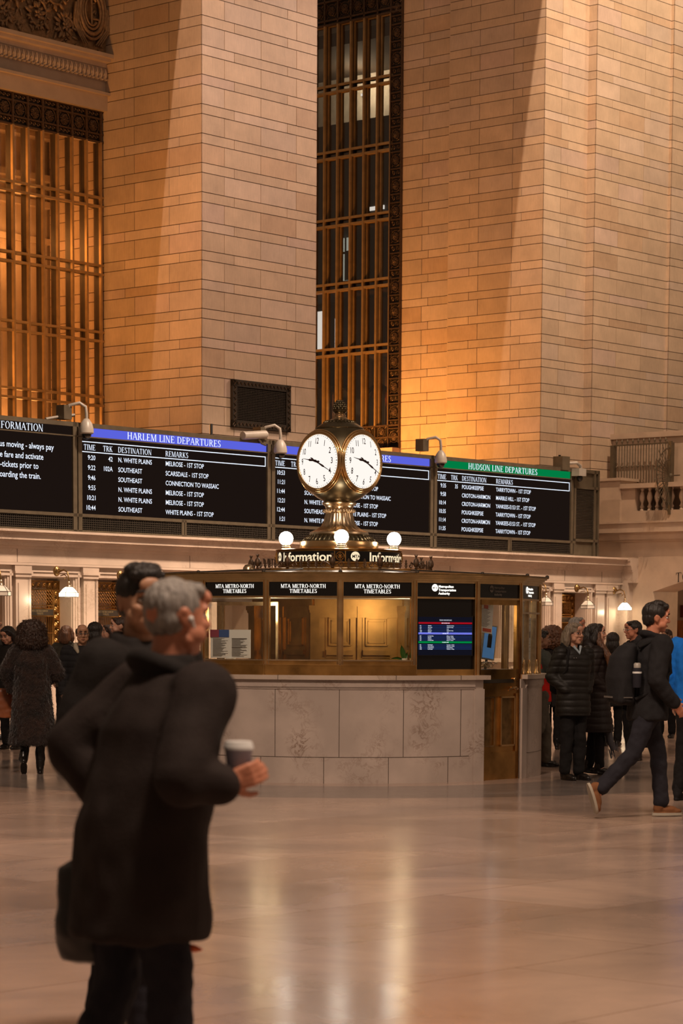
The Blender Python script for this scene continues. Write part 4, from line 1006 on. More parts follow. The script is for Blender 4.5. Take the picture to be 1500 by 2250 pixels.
for a in ANG:
    T, L_ = chord(a, a+20, RG)
    back = a < -90 or a > 85
    if a == 40: z0 = 1.95
    mb = MB(); mb.box(.03, L_-.03, -.02, .02, 1.955, 2.105, T=T); sp = bpart('sign_panel', mb, M['black'])
    mb = MB(); mb.box(.02, L_-.02, -.03, .0, 1.935, 1.955, T=T); mb.box(.02, L_-.02, -.03, .0, 2.100, 2.118, T=T)
    bpart('sign_rail', mb, M['brass'])
    kind = signs.get(a)
    if kind == 'tt':
        mb = MB(); put(mb, serif('MTA METRO-NORTH', .040, 1., 'C'), lambda x, y: T @ Vector((L_/2+x, -.024, 2.037+y))); put(mb, serif('TIMETABLES', .040, 1., 'C'), lambda x, y: T @ Vector((L_/2+x, -.024, 1.985+y)))
        bpart('lettering', mb, M['txt_warm'], sp)
    elif kind in ('mta', 'mta2', 'dim'):
        mb = MB(); c = mta_text(mb, T, L_); bpart('lettering', mb, M['grey_txt'] if kind == 'dim' else M['txt_warm'], sp)
        mb = MB(); put(mb, sans('MTA', .022, .9, 'C', .03), lambda x, y: T @ Vector((c+x, -.026, 2.038+y))); bpart('round_mark', mb, M['black'], sp)
    if a == 40: continue
    if a == 20:
        mb = MB(); mb.box(.03, L_-.03, .0, .03, 1.19, 1.935, T=T); bpart('screen_backboard', mb, M['black'])
        mb = MB(); mb.box(.03, L_-.03, -.03, .03, 1.131, 1.195, T=T); bpart('sill_plate', mb, M['brass_old'])
        continue
    if a == 60:
        mb = MB()
        for x in (L_*.40, L_*.78): mb.box(x-.012, x+.012, -.03, .02, 1.14, 1.935, T=T)
        mb.box(.02, L_-.02, -.035, .02, 1.79, 1.81, T=T); bpart('window_bar', mb, M['nickel_brass'])
    mb = MB(); mb.box(.03, L_-.03, .0, .008, 1.135, 1.935, T=T); bpart('glass_pane', mb, M['glass'])
    if -130 < a < 20:
        mb = MB(); mb.box(.0, L_, -.03, .05, 1.131, 1.285, T=T); mb.box(-.02, L_+.02, -.075, .0, 1.131, 1.235, T=T); mb.box(-.03, L_+.03, -.085, .0, 1.131, 1.145, T=T)
        mb.box(-.02, L_+.02, -.08, .0, 1.228, 1.24, T=T); mb.box(0, L_, -.036, 0, 1.278, 1.29, T=T)
        bpart('brass_ledge', mb, M['brass_old'])
        mb = MB(); mb.box(-.005, L_+.005, -.04, .0, 1.279, 1.292, T=T); mb.box(-.022, L_+.022, -.079, -.03, 1.229, 1.241, T=T); bpart('ledge_cap', mb, M['nickel_brass'])
# posters on the side panel
T, L_ = chord(60, 80, RG)
mb = MB(); mb.box(.06, L_*.36, .02, .025, 1.25, 1.92, T=T); mb.box(L_*.44, L_*.74, .02, .025, 1.22, 1.75, T=T); mb.box(L_*.82, L_*.95, .02, .025, 1.25, 1.92, T=T); bpart('paper_notice', mb, M['paper'])
mb = MB(); rn = random.Random(3)
for k in range(30):
    z = 1.27+k*.0155; mb.box(L_*.47, L_*(.5+rn.random()*.2), .014, .016, z, z+.006, T=T)
mb.box(L_*.49, L_*.69, .014, .016, 1.53, 1.60, T=T); bpart('notice_print', mb, M['grey_txt'])
# sill ornaments
mb = MB()
for x in (.1, L_*.40, L_*.78): mb.lathe([(.03, 0), (.03, .02), (.015, .05), (.02, .1), (.008, .16)], 10, tuple(T @ Vector((x, -.04, 1.131))))
bpart('window_bar_foot', mb, M['brass'], smooth=50)
# canopy cornice and roof
mb = MB()
for r0_, z0, z1 in ((RG+.035, 2.112, 2.125), (RG+.05, 2.125, 2.15), (RG+.075, 2.15, 2.168), (RG+.10, 2.168, 2.185)):
    pts = [pol(r0_, a, 0) for a in ANG]; n = len(pts)
    mb.add([(p[0], p[1], z0) for p in pts]+[(p[0], p[1], z1) for p in pts], [tuple(range(n))[::-1], tuple(range(n, 2*n))]+[(i, (i+1) % n, n+(i+1) % n, n+i) for i in range(n)])
bpart('cornice', mb, M['brass'])
mb = MB(); rp = [pol(RG+.12, a, 2.185) for a in ANG]+[pol(RG+.12, a, 2.20) for a in ANG]+[pol(1.12, a, 2.255) for a in ANG]; n = 18
mb.add(rp, [tuple(range(n))[::-1]]+[(i, (i+1) % n, n+(i+1) % n, n+i) for i in range(n)]+[(n+i, n+(i+1) % n, 2*n+(i+1) % n, 2*n+i) for i in range(n)]+[tuple(range(2*n, 3*n))])
bpart('roof', mb, M['brass_dark'])
for a in ANG:
    if abs(a) < 100:
        mb = MB(); mb.ell(pol(RG+.10, a, 2.205), (.022, .022, .02), 8, 6); mb.tube([pol(RG+.10, a, 2.20), pol(1.2, a, 2.262)], .008, 5); bpart('roof_stud', mb, M['bronze_dark'], smooth=60)
mb = MB(); mb.lathe([(.02, 0), (2.1, 0), (2.1, .012), (.02, .012)], 36, (0, 0, 1.94)); bpart('booth_ceiling', mb, M['white'])
# cresting ring with palmettes
mb = MB(); mb.lathe([(1.06, 2.25), (1.06, 2.275), (1.02, 2.285), (.98, 2.275), (.98, 2.25)], 72); bpart('crest_ring', mb, M['brass_old'], smooth=50)
pm = MB()
pm.tube([(0, 0, 0), (0, 0, .09)], [.006, .004], 5)
for z, wdt in ((.02, .020), (.045, .016), (.07, .010)):
    for sg in (1, -1): pm.tube([(0, 0, z-.01), (sg*wdt*.6, 0, z), (sg*wdt, 0, z+.012), (sg*wdt*.7, 0, z+.018)], .005, 5)
pm.ell((0, 0, .09), (.008, .006, .012), 6, 5)
pme = pm.mesh('palmette', M['iron'], 60)
pn = MB(); pn.lathe([(.012, 0), (.02, .01), (.012, .02), (.030, .045), (.034, .07), (.026, .10), (.01, .125), (.002, .13)], 12)
for k in range(7): pn.tube([(0, 0, .12), (.02*math.cos(k), .02*math.sin(k), .16)], [.006, .002], 4)
pne = pn.mesh('pineapple', M['iron'], 60)
sc2 = MB()
for sg in (1, -1):
    sc2.tube([(sg*(.10+x), 0, .04+z) for x, z in spiral(0, 0, .035, PI if sg > 0 else 0, 1.3*sg, 12)], [.007-.0003*i for i in range(13)], 5)
    sc2.tube([(0, 0, .01), (sg*.06, 0, .055), (sg*.10, 0, .075), (sg*.13, 0, .03)], .006, 5)
sce = sc2.mesh('scroll', M['iron'], 60)
for k in range(72):
    a = -180+5*k
    if abs(a) > 115: continue
    isp = (k % 6 == 5) ; me, nm = (pne, 'pineapple') if isp else (pme, 'palmette')
    if k % 6 in (0, 4): continue
    o = bpy.data.objects.new(nm, me); COL.objects.link(o); o.parent = booth; o.location = pol(1.02, a, 2.28); o.rotation_euler = (0, 0, R(a))
    if isp:
        o = bpy.data.objects.new('scroll', sce); COL.objects.link(o); o.parent = booth; o.location = pol(1.02, a, 2.28); o.rotation_euler = (0, 0, R(a))
mb = MB(); T = Matrix.Translation(pol(1.12, -66, 2.26)); mb.lathe([(.0, .07), (.04, .06), (.062, .03), (.065, .0)][::-1], 18, T=T); bpart('roof_bell', mb, M['nickel_brass'], smooth=60)

# door, frame and handle
T, L_ = chord(40, 60, RG+.01)
dr = None
mb = MB()
for (a, b, c, d) in ((.03, .07, .02, 1.935), (L_-.075, L_-.03, .02, 1.935), (.03, L_-.03, 1.88, 1.935), (.03, L_-.03, 1.02, 1.19), (.03, L_-.03, .02, .30), (.03, L_-.03, .93, 1.02)): mb.box(a, b, -.02, .02, c, d, T=T)
mb.box(.06, L_-.06, -.005, .01, .28, .95, T=T); mb.box(.0, L_, -.01, .05, 0, .02, T=T)
dr = bpart('door', mb, M['brass_old'])
mb = MB()
for x0_, x1_ in ((.09, .31), (.42, L_-.10)):
    for (a, b, c, d) in ((x0_, x0_+.018, .36, .90), (x1_-.018, x1_, .36, .90), (x0_, x1_, .36, .378), (x0_, x1_, .882, .90)): mb.box(a, b, -.034, 0, c, d, T=T)
bpart('panel_moulding', mb, M['brass'], dr)
mb = MB()
for x0_, x1_ in ((.108, .292), (.438, L_-.118)): mb.box(x0_, x1_, -.012, -.004, .378, .882, T=T)
bpart('inset_panel', mb, M['brass_dark'], dr)
mb = MB(); mb.box(.07, L_-.07, .0, .008, 1.19, 1.88, T=T); bpart('glass_pane', mb, M['glass'], dr)
mb = MB(); mb.box(.08, L_-.12, -.026, -.018, 1.045, 1.085, T=T); bpart('letter_slot', mb, M['bronze_dark'], dr)
hx = L_-.12; mb = MB()
mb.ell(T @ Vector((hx, -.045, .985)), (.022,)*3, 10, 8); mb.tube([T @ Vector(p) for p in ((hx, -.02, .985), (hx, -.055, .985), (hx-.05, -.06, .992), (hx-.10, -.06, .985), (hx-.15, -.06, .965))], [.012, .012, .011, .010, .008], 8)
mb.tube([T @ Vector(p) for p in ((hx, -.055, .985), (hx+.03, -.05, .975), (hx+.05, -.04, .982))], .01, 8)
bpart('handle', mb, M['brass'], dr, 60); mb = MB(); mb.ell(T @ Vector((hx+.0, -.03, 1.085)), (.018,)*3, 10, 8); bpart('lock', mb, M['brass'], dr, 60)
# core inside
NC = 6; RC = .99
mb = MB(); T0 = Matrix.Rotation(R(13), 4, 'Z'); mb.lathe([(RC, .02), (RC, 1.94)], NC, T=T0); M['brass_core'] = mat('satin_brass', (.50, .29, .10), .42, 1., var=.25, scale=5, rvar=.06)
bpart('core_cabinet', mb, M['brass_core'])
mb = MB(); mb2 = MB(); mb3 = MB()
for k in range(NC):
    a = R(13)+2*PI*k/NC; p = Vector((RC*math.cos(a), RC*math.sin(a), 0)); q = Vector((RC*math.cos(a+2*PI/NC), RC*math.sin(a+2*PI/NC), 0))
    d = (q-p).normalized(); nrm = Vector((d.y, -d.x, 0)); L2 = (q-p).length
    Tk = Matrix(((d.x, -nrm.x, 0, p.x), (d.y, -nrm.y, 0, p.y), (0, 0, 1, 0), (0, 0, 0, 1)))
    mb.box(-.05, .05, -.05, .03, .3, 1.82, T=Tk); mb.box(-.07, .07, -.07, .03, 1.82, 1.87, T=Tk); mb.box(-.06, .06, -.06, .03, 1.79, 1.82, T=Tk)
    mb2.box(0, L2, -.03, .02, 1.87, 1.94, T=Tk); mb2.box(0, L2, -.02, .02, 1.74, 1.87, T=Tk)
    for xa, xb in ((.13, L2/2-.05), (L2/2+.05, L2-.13)):
        for q_, (z0, z1) in enumerate(((1.43, 1.74), (.9, 1.27))):
            for dd_ in (0, .03):
                x0_, x1_, za, zb_ = xa+dd_+.03, xb-dd_-.03, z0+dd_, z1-dd_
                for (aa, b, c, dd) in ((x0_, x0_+.013, za, zb_), (x1_-.013, x1_, za, zb_), (x0_, x1_, za, za+.013), (x0_, x1_, zb_-.013, zb_)): mb2.box(aa, b, -.034+dd_*.4, 0, c, dd, T=Tk)
            mb3.box(xa+.075, xb-.075, -.010, .0, z0+.045, z1-.045, T=Tk)
        mb2.box(xa, xb, -.012, 0, 1.30, 1.78, T=Tk)
        mb2.box(xa, xb, -.045, 0, 1.33, 1.385, T=Tk)
    mb2.box(L2/2-.012, L2/2+.012, -.03, 0, .1, 1.86, T=Tk)
bpart('core_pilasters', mb, M['brass_core']); bpart('core_mouldings', mb2, M['brass_core']); bpart('core_panels', mb3, M['brass_dark'])
lamp('booth_ceiling_light_a', 'POINT', (BX-.8, BY-1.62, 1.80), 10, (1, .74, .45), shadow_soft_size=.12)
lamp('booth_ceiling_light_b', 'POINT', (BX+.7, BY-1.62, 1.80), 10, (1, .74, .45), shadow_soft_size=.12)
lamp('booth_ceiling_light_c', 'POINT', (BX+1.6, BY-.6, 1.86), 12, (1, .92, .80), shadow_soft_size=.12)
# things inside the booth
T, L_ = chord(20, 40, RG)
def on_panel(T, x0, x1, z0, z1, y0, y1, mb): mb.box(x0, x1, y0, y1, z0, z1, T=T)
tv = tag(bpy.data.objects.new('train_display', None), 'black monitor showing coloured train departure rows on the booth front', 'screen'); COL.objects.link(tv)
tv.location = (BX, BY, 0); tv.location = Vector((BX, BY, 0)); 
mb = MB(); on_panel(T, .04, L_-.05, 1.335, 1.76, -.030, -.002, mb); mb.build('bezel', M['black'], tv)
x0_, x1_ = .045, L_-.065; M['scr_blue'] = emis('dark_blue_rows', (.012, .03, .12), 1.); M['scr_red'] = emis('red_bar', (.36, .004, .01), 1.); M['scr_lil'] = emis('lilac_bar', (.16, .18, .75), 1.); M['scr_grn'] = emis('green_bar', (.0, .22, .05), 1.); M['scr_bk'] = emis('black_rows', (.006, .006, .012), 1.)
def scr(nm, z0, z1, m, y=-.032): mb = MB(); on_panel(T, x0_, x1_, z0, z1, y, y+.001, mb); return mb.build(nm, m, tv)
scr('display', 1.345, 1.745, M['scr_bk'])
zt_ = 1.745
bars = [('scr_red', 1.690, 1.672), ('scr_lil', 1.582, 1.562), ('scr_grn', 1.490, 1.470)]
for nm, a, b in bars: scr('line_bar', b, a, M[nm], -.034)
rowsz = [1.655, 1.638, 1.621, 1.604, 1.589, 1.547, 1.532, 1.517, 1.502, 1.455, 1.440, 1.425, 1.410]
mb = MB()
for z in rowsz: on_panel(T, x0_, x1_, z-.005, z+.002, -.0335, -.033, mb)
mb.build('row_stripes', M['scr_blue'], tv)
mb = MB(); rn = random.Random(5)
put(mb, serif('TRAIN DEPARTURES', .013, 1., 'C'), lambda x, y: T @ Vector(((x0_+x1_)/2+x, -.036, 1.705+y)))
for tx, z in (('NEW HAVEN LINE', 1.6765), ('HARLEM LINE', 1.567), ('HUDSON LINE', 1.475)): put(mb, sans(tx, .009, 1., 'C', .02), lambda x, y: T @ Vector(((x0_+x1_)/2+x, -.036, z+y)))
dest = ['Stamford', 'New Haven', 'Stamford', 'Bridgeport', 'Stamford', 'N. White Plains', 'Southeast', 'Southeast', 'N. White Plains', 'Poughkeepsie', 'Croton-Harmon', 'Croton-Harmon', 'Poughkeepsie']
tms = ['9:21', '9:28', '9:34', '10:02', '10:07', '9:20', '9:22', '9:46', '9:55', '9:35', '9:58', '10:14', '10:35']
rem = ['Greenwich 1st Stop', 'Stamford 1st Stop', 'Local', 'Stamford 1st Stop', 'Local', 'Melrose - 1st Stop', 'Scarsdale - 1st Stop', 'Connection to Wassaic', 'Melrose - 1st Stop', 'Tarrytown - 1st Stop', 'Marble Hill - 1st Stop', 'Yankees-E153 St.', 'Tarrytown - 1st Stop']
for z, d_, t_, r_ in zip(rowsz, dest, tms, rem):
    for tx, x in ((t_, .015), (d_, .115), (r_, .35)): put(mb, sans(tx, .0085, .95, 'L', .02), lambda xx, y, x=x: T @ Vector((x0_+x+xx, -.036, z-.006+y)))
mb.build('display_lettering', M['txt'], tv)
# panel reading frame behind left glass
T, L_ = chord(-40, -20, RG)
pf = tag(bpy.data.objects.new('notice_sheet', None), 'white notice sheet with blue and maroon corner standing behind the left booth glass', 'notice'); COL.objects.link(pf); pf.location = (BX, BY, 0)
mb = MB(); mb.box(.02, .52, .08, .09, 1.30, 1.60, T=T); mb.build('sheet', M['paper'], pf)
mb = MB(); mb.box(.02, .255, .074, .08, 1.52, 1.60, T=T); mb.build('blue_block', mat('blue_print', (.03, .08, .28), .6, var=.02), pf)
mb = MB(); mb.box(.02, .13, .070, .074, 1.52, 1.60, T=T); mb.build('maroon_block', mat('maroon_print', (.22, .03, .07), .6, var=.02), pf)
mb = MB(); rn = random.Random(9)
for k in range(26):
    z = 1.505-k*.0075
    for c0 in (.05, .29): mb.box(c0, c0+.1+rn.random()*.1, .077, .079, z, z+.003, T=T)
for z in (1.505, 1.41): mb.box(.29, .48, .076, .079, z, z+.005, T=T)
mb.build('print', M['grey_txt'], pf)
mb = MB(); mb.box(.22, .30, .06, .14, 1.285, 1.30, T=T); mb.build('stand', M['white'], pf)
# inner white window frame seen at left
fr = tag(bpy.data.objects.new('office_frame', None), 'white framed inner partition with a black monitor behind the left booth glass', 'partition'); COL.objects.link(fr); fr.location = (BX, BY, 0)
mb = MB(); Tm = Matrix.Translation((-1.05, -1.35, 0)) @ Matrix.Rotation(R(-20), 4, 'Z')
for x in (-.25, .38): mb.box(x, x+.025, 0, .03, 1.13, 1.9, T=Tm)
mb.box(-.3, .4, 0, .03, 1.86, 1.9, T=Tm); mb.build('frame', M['nickel_brass'], fr)
# poster, monitor, cables behind the door glass
T, L_ = chord(40, 60, RG)
po = tag(bpy.data.objects.new('taped_poster', None), 'white poster with red band taped inside the booth door glass', 'poster'); COL.objects.link(po); po.location = (BX, BY, 0)
Tp = T @ Matrix.Translation((.33, .10, 1.82)) @ Matrix.Rotation(R(5), 4, 'Y')
mb = MB(); mb.box(-.12, .12, 0, .006, -.24, .10, T=Tp); mb.build('sheet', M['paper'], po)
mb = MB(); mb.box(-.05, .10, -.004, 0, -.225, -.19, T=Tp); mb.box(-.05, .02, -.004, 0, .02, .06, T=Tp); mb.build('red_print', mat('red_print', (.5, .07, .03), .6, var=.02), po)
mb = MB()
for k in range(14): mb.box(-.1, .02+.07*((k*7) % 3)/3, -.003, 0, -.17+k*.014, -.166+k*.014, T=Tp)
mb.build('text_print', M['grey_txt'], po)
mo = tag(bpy.data.objects.new('tablet_monitor', None), 'tilted upright monitor with blue screen behind the booth door glass', 'monitor'); COL.objects.link(mo); mo.location = (BX, BY, 0)
Tp = T @ Matrix.Translation((.60, .26, 1.48)) @ Matrix.Rotation(R(9), 4, 'Y') @ Matrix.Rotation(R(-22), 4, 'Z')
mb = MB(); mb.box(-.085, .085, 0, .03, -.19, .19, T=Tp); mb.build('casing', M['grey_plastic'], mo)
mb = MB(); mb.box(-.072, .072, -.004, 0, -.175, .175, T=Tp); mb.build('screen', emis('blue_screen', (.05, .115, .23), 1.), mo)
mb = MB(); mb.ell((0, -.006, .06), (.028, .004, .045), 10, 8, T=Tp); mb.box(-.026, .026, -.008, -.004, -.06, .06, T=Tp); mb.build('silhouette', M['black'], mo)
mb = MB(); mb.tube([Tp @ Vector(p) for p in ((0, .02, -.19), (.02, .06, -.3), (0, .05, -.37))], .015, 8); mb.build('foot', M['grey_plastic'], mo)
cb = tag(bpy.data.objects.new('desk_cables', None), 'tangle of grey cables on the desk behind the booth door glass', 'cables', kind='stuff'); COL.objects.link(cb); cb.location = (BX, BY, 0)
mb = MB(); rn = random.Random(2)
for k in range(9):
    c = (rn.uniform(.3, .55), rn.uniform(.12, .25)); pts = [T @ Vector((c[0]+.06*math.cos(u)+rn.uniform(-.02, .02), c[1]+.03*math.sin(u), 1.20+abs(.07*math.sin(u*.7+k)))) for u in [i*.7 for i in range(10)]]; mb.tube(pts, .004, 5)
cbo = mb.build('cable_loops', M['nickel_brass'], cb)
bk = tag(bpy.data.objects.new('equipment_rack', None), 'dark equipment cabinet with papers behind the booth door glass', 'cabinet'); COL.objects.link(bk); bk.location = (BX, BY, 0)
mb = MB(); mb.box(0, .62, .5, .56, 1.0, 1.9, T=T); mb.box(.0, .30, .3, .5, 1.0, 1.48, T=T); mb.box(0, .75, .02, .5, 1.10, 1.19, T=T); mb.build('cabinet', M['bronze_dark'], bk)
mb = MB(); mb.box(.47, .60, .44, .5, 1.2, 1.88, T=T); mb.build('side_panel', M['white'], bk)
mb = MB(); mb.box(.08, .16, .28, .3, 1.78, 1.86, T=T); mb.build('note', M['paper'], bk)
mb = MB(); mb.tube([T @ Vector(p) for p in ((.04, .3, 1.52), (.15, .28, 1.56), (.27, .28, 1.58))], .008, 6); mb.build('lamp_arm', M['nickel_brass'], bk)
# plant leaf at the right end of the third pane
T, L_ = chord(0, 20, RG)
pl = tag(bpy.data.objects.new('potted_orchid', None), 'green orchid leaf standing behind the booth glass beside the departures monitor', 'plant'); COL.objects.link(pl); pl.location = (BX, BY, 0)
mb = MB()
def leaf(mb, base, tip, wd, bend):
    base, tip = Vector(base), Vector(tip); d = tip-base; side = d.cross(Vector((0, 1, 0))).normalized(); vs = []; n = 10
    for i in range(n+1):
        u = i/n; c = base.lerp(tip, u)+Vector((0, 0, 1))*bend*math.sin(u*PI); w_ = wd*math.sin(min(1, u*1.1+.08)*PI)**.7 if u < .97 else .002
        vs += [T @ (c-side*w_), T @ (c+Vector((0, .01, 0))), T @ (c+side*w_)]
    mb.add(vs, [f for i in range(n) for f in ((i*3, i*3+1, i*3+4, i*3+3), (i*3+1, i*3+2, i*3+5, i*3+4))])
leaf(mb, (.70, .07, 1.29), (.66, .06, 1.47), .028, .0); leaf(mb, (.70, .07, 1.29), (.53, .05, 1.295), .012, .02); leaf(mb, (.70, .07, 1.29), (.74, .08, 1.38), .02, 0)
mb.build('leaf', mat('orchid_leaf', (.03, .09, .015), .35), pl, 60)
mb = MB(); mb.lathe([(.03, 0), (.04, .06)], 12, tuple(T @ Vector((.70, .1, 1.25)))); mb.build('pot', M['white'], pl)

# ================================================================== CLOCK
CX_, CY_ = -.05, BY
clock = empty('four_faced_clock', (CX_, CY_, 2.50), 0, label='brass four-faced ball clock standing on the information booth', cat='clock')
Z0 = 2.50
def cpart(name, mb, m, par=clock, smooth=40, **kw): return tag(mb.build(name, m, par, smooth), **kw)
mb = MB(); mb.lathe([(.44, 0), (.445, .01), (.445, .085), (.44, .095), (.41, .10)], 64); cpart('plinth', mb, M['brass'])
mb = MB(); mb.lathe([(.41, .095), (.40, .11), (.34, .155), (.325, .17)], 64)
for k in range(44):
    a = 2*PI*k/44; d = Vector((math.cos(a), math.sin(a), 0)); sd = Vector((-d.y, d.x, 0))
    mb.ell(d*.372+Vector((0, 0, .135)), (.05, .016, .016), 6, 5, Rm=Matrix.Rotation(a, 3, 'Z') @ Matrix.Rotation(R(40), 3, 'Y'))
cpart('leaf_skirt', mb, M['green_brass'], smooth=60)
mb = MB(); mb.lathe([(.325, .17), (.335, .18), (.33, .20), (.31, .21)], 64); cpart('base_ring', mb, M['nickel_brass'])
mb = MB(); mb.lathe([(.31, .21), (.24, .235), (.195, .27), (.168, .32), (.155, .38), (.150, .43)], 96, flute=(.215, .425, 24, .06)); cpart('fluted_stem', mb, M['nickel_brass'], smooth=60)
mb = MB(); mb.lathe([(.155, .42), (.172, .435), (.172, .45), (.15, .46), (.155, .48), (.165, .50), (.19, .515), (.195, .53), (.18, .54), (.175, .55)], 64)
for k in range(30):
    a = 2*PI*k/30; mb.ell((.172*math.cos(a), .172*math.sin(a), .442), (.018, .018, .020), 6, 5)
cpart('collar', mb, M['nickel_brass'], smooth=60)
mb = MB(); mb.lathe([(.175, .55), (.19, .56), (.215, .575), (.235, .60), (.26, .62)], 96, flute=(.555, .61, 40, .05))
for k in range(40):
    a = 2*PI*k/40; mb.ell((.245*math.cos(a), .245*math.sin(a), .612), (.016, .016, .012), 6, 5)
cpart('petal_cup', mb, M['green_brass'], smooth=60)
GZ = .978; RGl = .462; FR = .300; FA = [-42.5, 47.5, 137.5, 227.5]; dpl = math.sqrt(RGl**2-.312**2)
mb = MB(); nu, nv = 96, 64; vs = []
nrm = [Vector(pol(1, a, 0)) for a in FA]
for i in range(nv+1):
    ph = PI*i/nv
    for k in range(nu):
        a = 2*PI*k/nu; d = Vector((math.sin(ph)*math.cos(a), math.sin(ph)*math.sin(a), math.cos(ph)))
        p = d*RGl
        for n_ in nrm:
            if p.dot(n_) > dpl: p = p*(dpl/p.dot(n_))
        vs.append(p*1.0+Vector((0, 0, GZ)))
fs = [(i*nu+k, i*nu+(k+1) % nu, (i+1)*nu+(k+1) % nu, (i+1)*nu+k) for i in range(nv) for k in range(nu)]
mb.add(vs, [f[::-1] for f in fs]); cpart('globe_case', mb, M['green_brass'], smooth=50)
mb = MB(); mb.lathe([(.26, .62), (.30, .645), (.28, .66)], 64, mi=0); cpart('lower_rim', mb, M['brass'], smooth=60)
mb = MB(); mb.lathe([(.27, 1.345), (.275, 1.36), (.255, 1.375), (.20, 1.41), (.13, 1.445), (.10, 1.46)], 64); cpart('cap', mb, M['green_brass'], smooth=50)
mb = MB()
for k in range(26):
    a = 2*PI*k/26; mb.ell((.165*math.cos(a), .165*math.sin(a), 1.43), (.03, .012, .012), 6, 5, Rm=Matrix.Rotation(a, 3, 'Z') @ Matrix.Rotation(R(28), 3, 'Y'))
cpart('cap_leaves', mb, M['green_brass'], smooth=60)
mb = MB(); mb.lathe([(.10, 1.455), (.085, 1.47), (.065, 1.49), (.07, 1.505), (.055, 1.515), (.06, 1.525)], 32); cpart('finial_neck', mb, M['nickel_brass'], smooth=60)
mb = MB(); mb.lathe([(.05, 1.52), (.08, 1.545), (.085, 1.56), (.065, 1.565), (.072, 1.59), (.062, 1.625), (.035, 1.66), (.006, 1.675)], 32)
for j in range(5):
    for k in range(11):
        a = 2*PI*(k+.5*(j % 2))/11; rr = [.070, .071, .064, .050, .030][j]; mb.ell((rr*math.cos(a), rr*math.sin(a), 1.575+.021*j), (.016, .016, .016), 6, 5)
cpart('acorn_finial', mb, M['green_brass'], smooth=60)
mb = MB(); mb.ell(pol(RGl-.14, 2.5, .70), (.03,)*3, 12, 8); cpart('lower_boss', mb, M['brass'], smooth=60)
hands_made = 0
for fi, a in enumerate(FA):
    T = Matrix.Translation((0, 0, GZ)) @ Matrix.Rotation(R(a), 4, 'Z')    # local -Y is out of the dial
    ring = lambda r, y, tr, n=56: [T @ Vector((r*math.cos(2*PI*k/n), y, r*math.sin(2*PI*k/n))) for k in range(n)]
    yp = -dpl
    mb = MB(); nn = 48; prof = [(FR, .004), (FR*.9, .016), (FR*.6, .030), (FR*.3, .038), (0, .041)]
    vs = []
    for (r, h_) in prof[:-1]: vs += [T @ Vector((r*math.cos(2*PI*k/nn), yp-h_, r*math.sin(2*PI*k/nn))) for k in range(nn)]
    vs.append(T @ Vector((0, yp-.041, 0)))
    fs = [(i*nn+k, i*nn+(k+1) % nn, (i+1)*nn+(k+1) % nn, (i+1)*nn+k) for i in range(3) for k in range(nn)]+[(3*nn+k, 3*nn+(k+1) % nn, 4*nn) for k in range(nn)]
    mb.add(vs, fs); face = cpart('clock_face', mb, M['dial'], smooth=60)
    mb = MB()
    for r, w_, dy in ((FR+.006, .010, .010), (FR+.024, .014, .002), (FR+.044, .010, -.012)): mb.tube(ring(r, yp-dy, 0), w_, 8, True)
    cpart('bezel', mb, M['brass'], face, 60)
    hgt = lambda r: .006+np.interp(r, [0, FR*.3, FR*.6, FR*.9, FR], [.041, .038, .030, .016, .004])
    mb = MB()
    for k in range(12):
        an = R(90-30*(k+1)); rr = FR*.745
        num = sans(str(k+1), .068, .66, 'C', .012)
        put(mb, num, lambda x, y, an=an: T @ Vector((rr*math.cos(an)+x, yp-hgt(math.hypot(rr*math.cos(an)+x, rr*math.sin(an)+y-.031)), rr*math.sin(an)+y-.031)))
    for k in range(60):
        an = R(6*k); r1 = FR*.925; r2 = FR*(.965 if k % 5 else .975); wd = .0022 if k % 5 else .004
        u = Vector((math.cos(an), 0, math.sin(an))); v_ = Vector((-math.sin(an), 0, math.cos(an)))
        mb.add([T @ (u*r+v_*sg*wd+Vector((0, yp-hgt(r), 0))) for r, sg in ((r1, -1), (r2, -1), (r2, 1), (r1, 1))], [(0, 1, 2, 3)])
    cpart('numerals', mb, M['dial_ink'], face, None)
    def hand(ang, L1, L0, wd, nm):
        an = R(90-ang); u = Vector((math.cos(an), 0, math.sin(an))); v_ = Vector((-u.z, 0, u.x)); mb = MB(); y = yp-.052
        prof = [(-L0, wd*.5), (-L0*.7, wd*1.2), (-L0*.4, wd*.5), (0, wd*1.5), (L1*.2, wd*.8), (L1*.45, wd*1.4), (L1*.55, wd*.5), (L1, .0015)]
        vs = []
        for yy in (y, y-.004):
            for r, w_ in prof: vs += [T @ (u*r+v_*w_+Vector((0, yy, 0))), T @ (u*r-v_*w_+Vector((0, yy, 0)))]
        n = len(prof); fs = [(2*i, 2*i+1, 2*i+3, 2*i+2) for i in range(n-1)]+[(2*n+2*i, 2*n+2*i+2, 2*n+2*i+3, 2*n+2*i+1) for i in range(n-1)]
        fs += [(2*i, 2*i+2, 2*n+2*i+2, 2*n+2*i) for i in range(n-1)]+[(2*i+1, 2*n+2*i+1, 2*n+2*i+3, 2*i+3) for i in range(n-1)]
        mb.add(vs, fs); cpart(nm, mb, M['dial_ink'], face, None)
    hand(280, FR*.66, FR*.2, .010, 'hour_hand'); hand(118, FR*.92, FR*.28, .008, 'minute_hand')
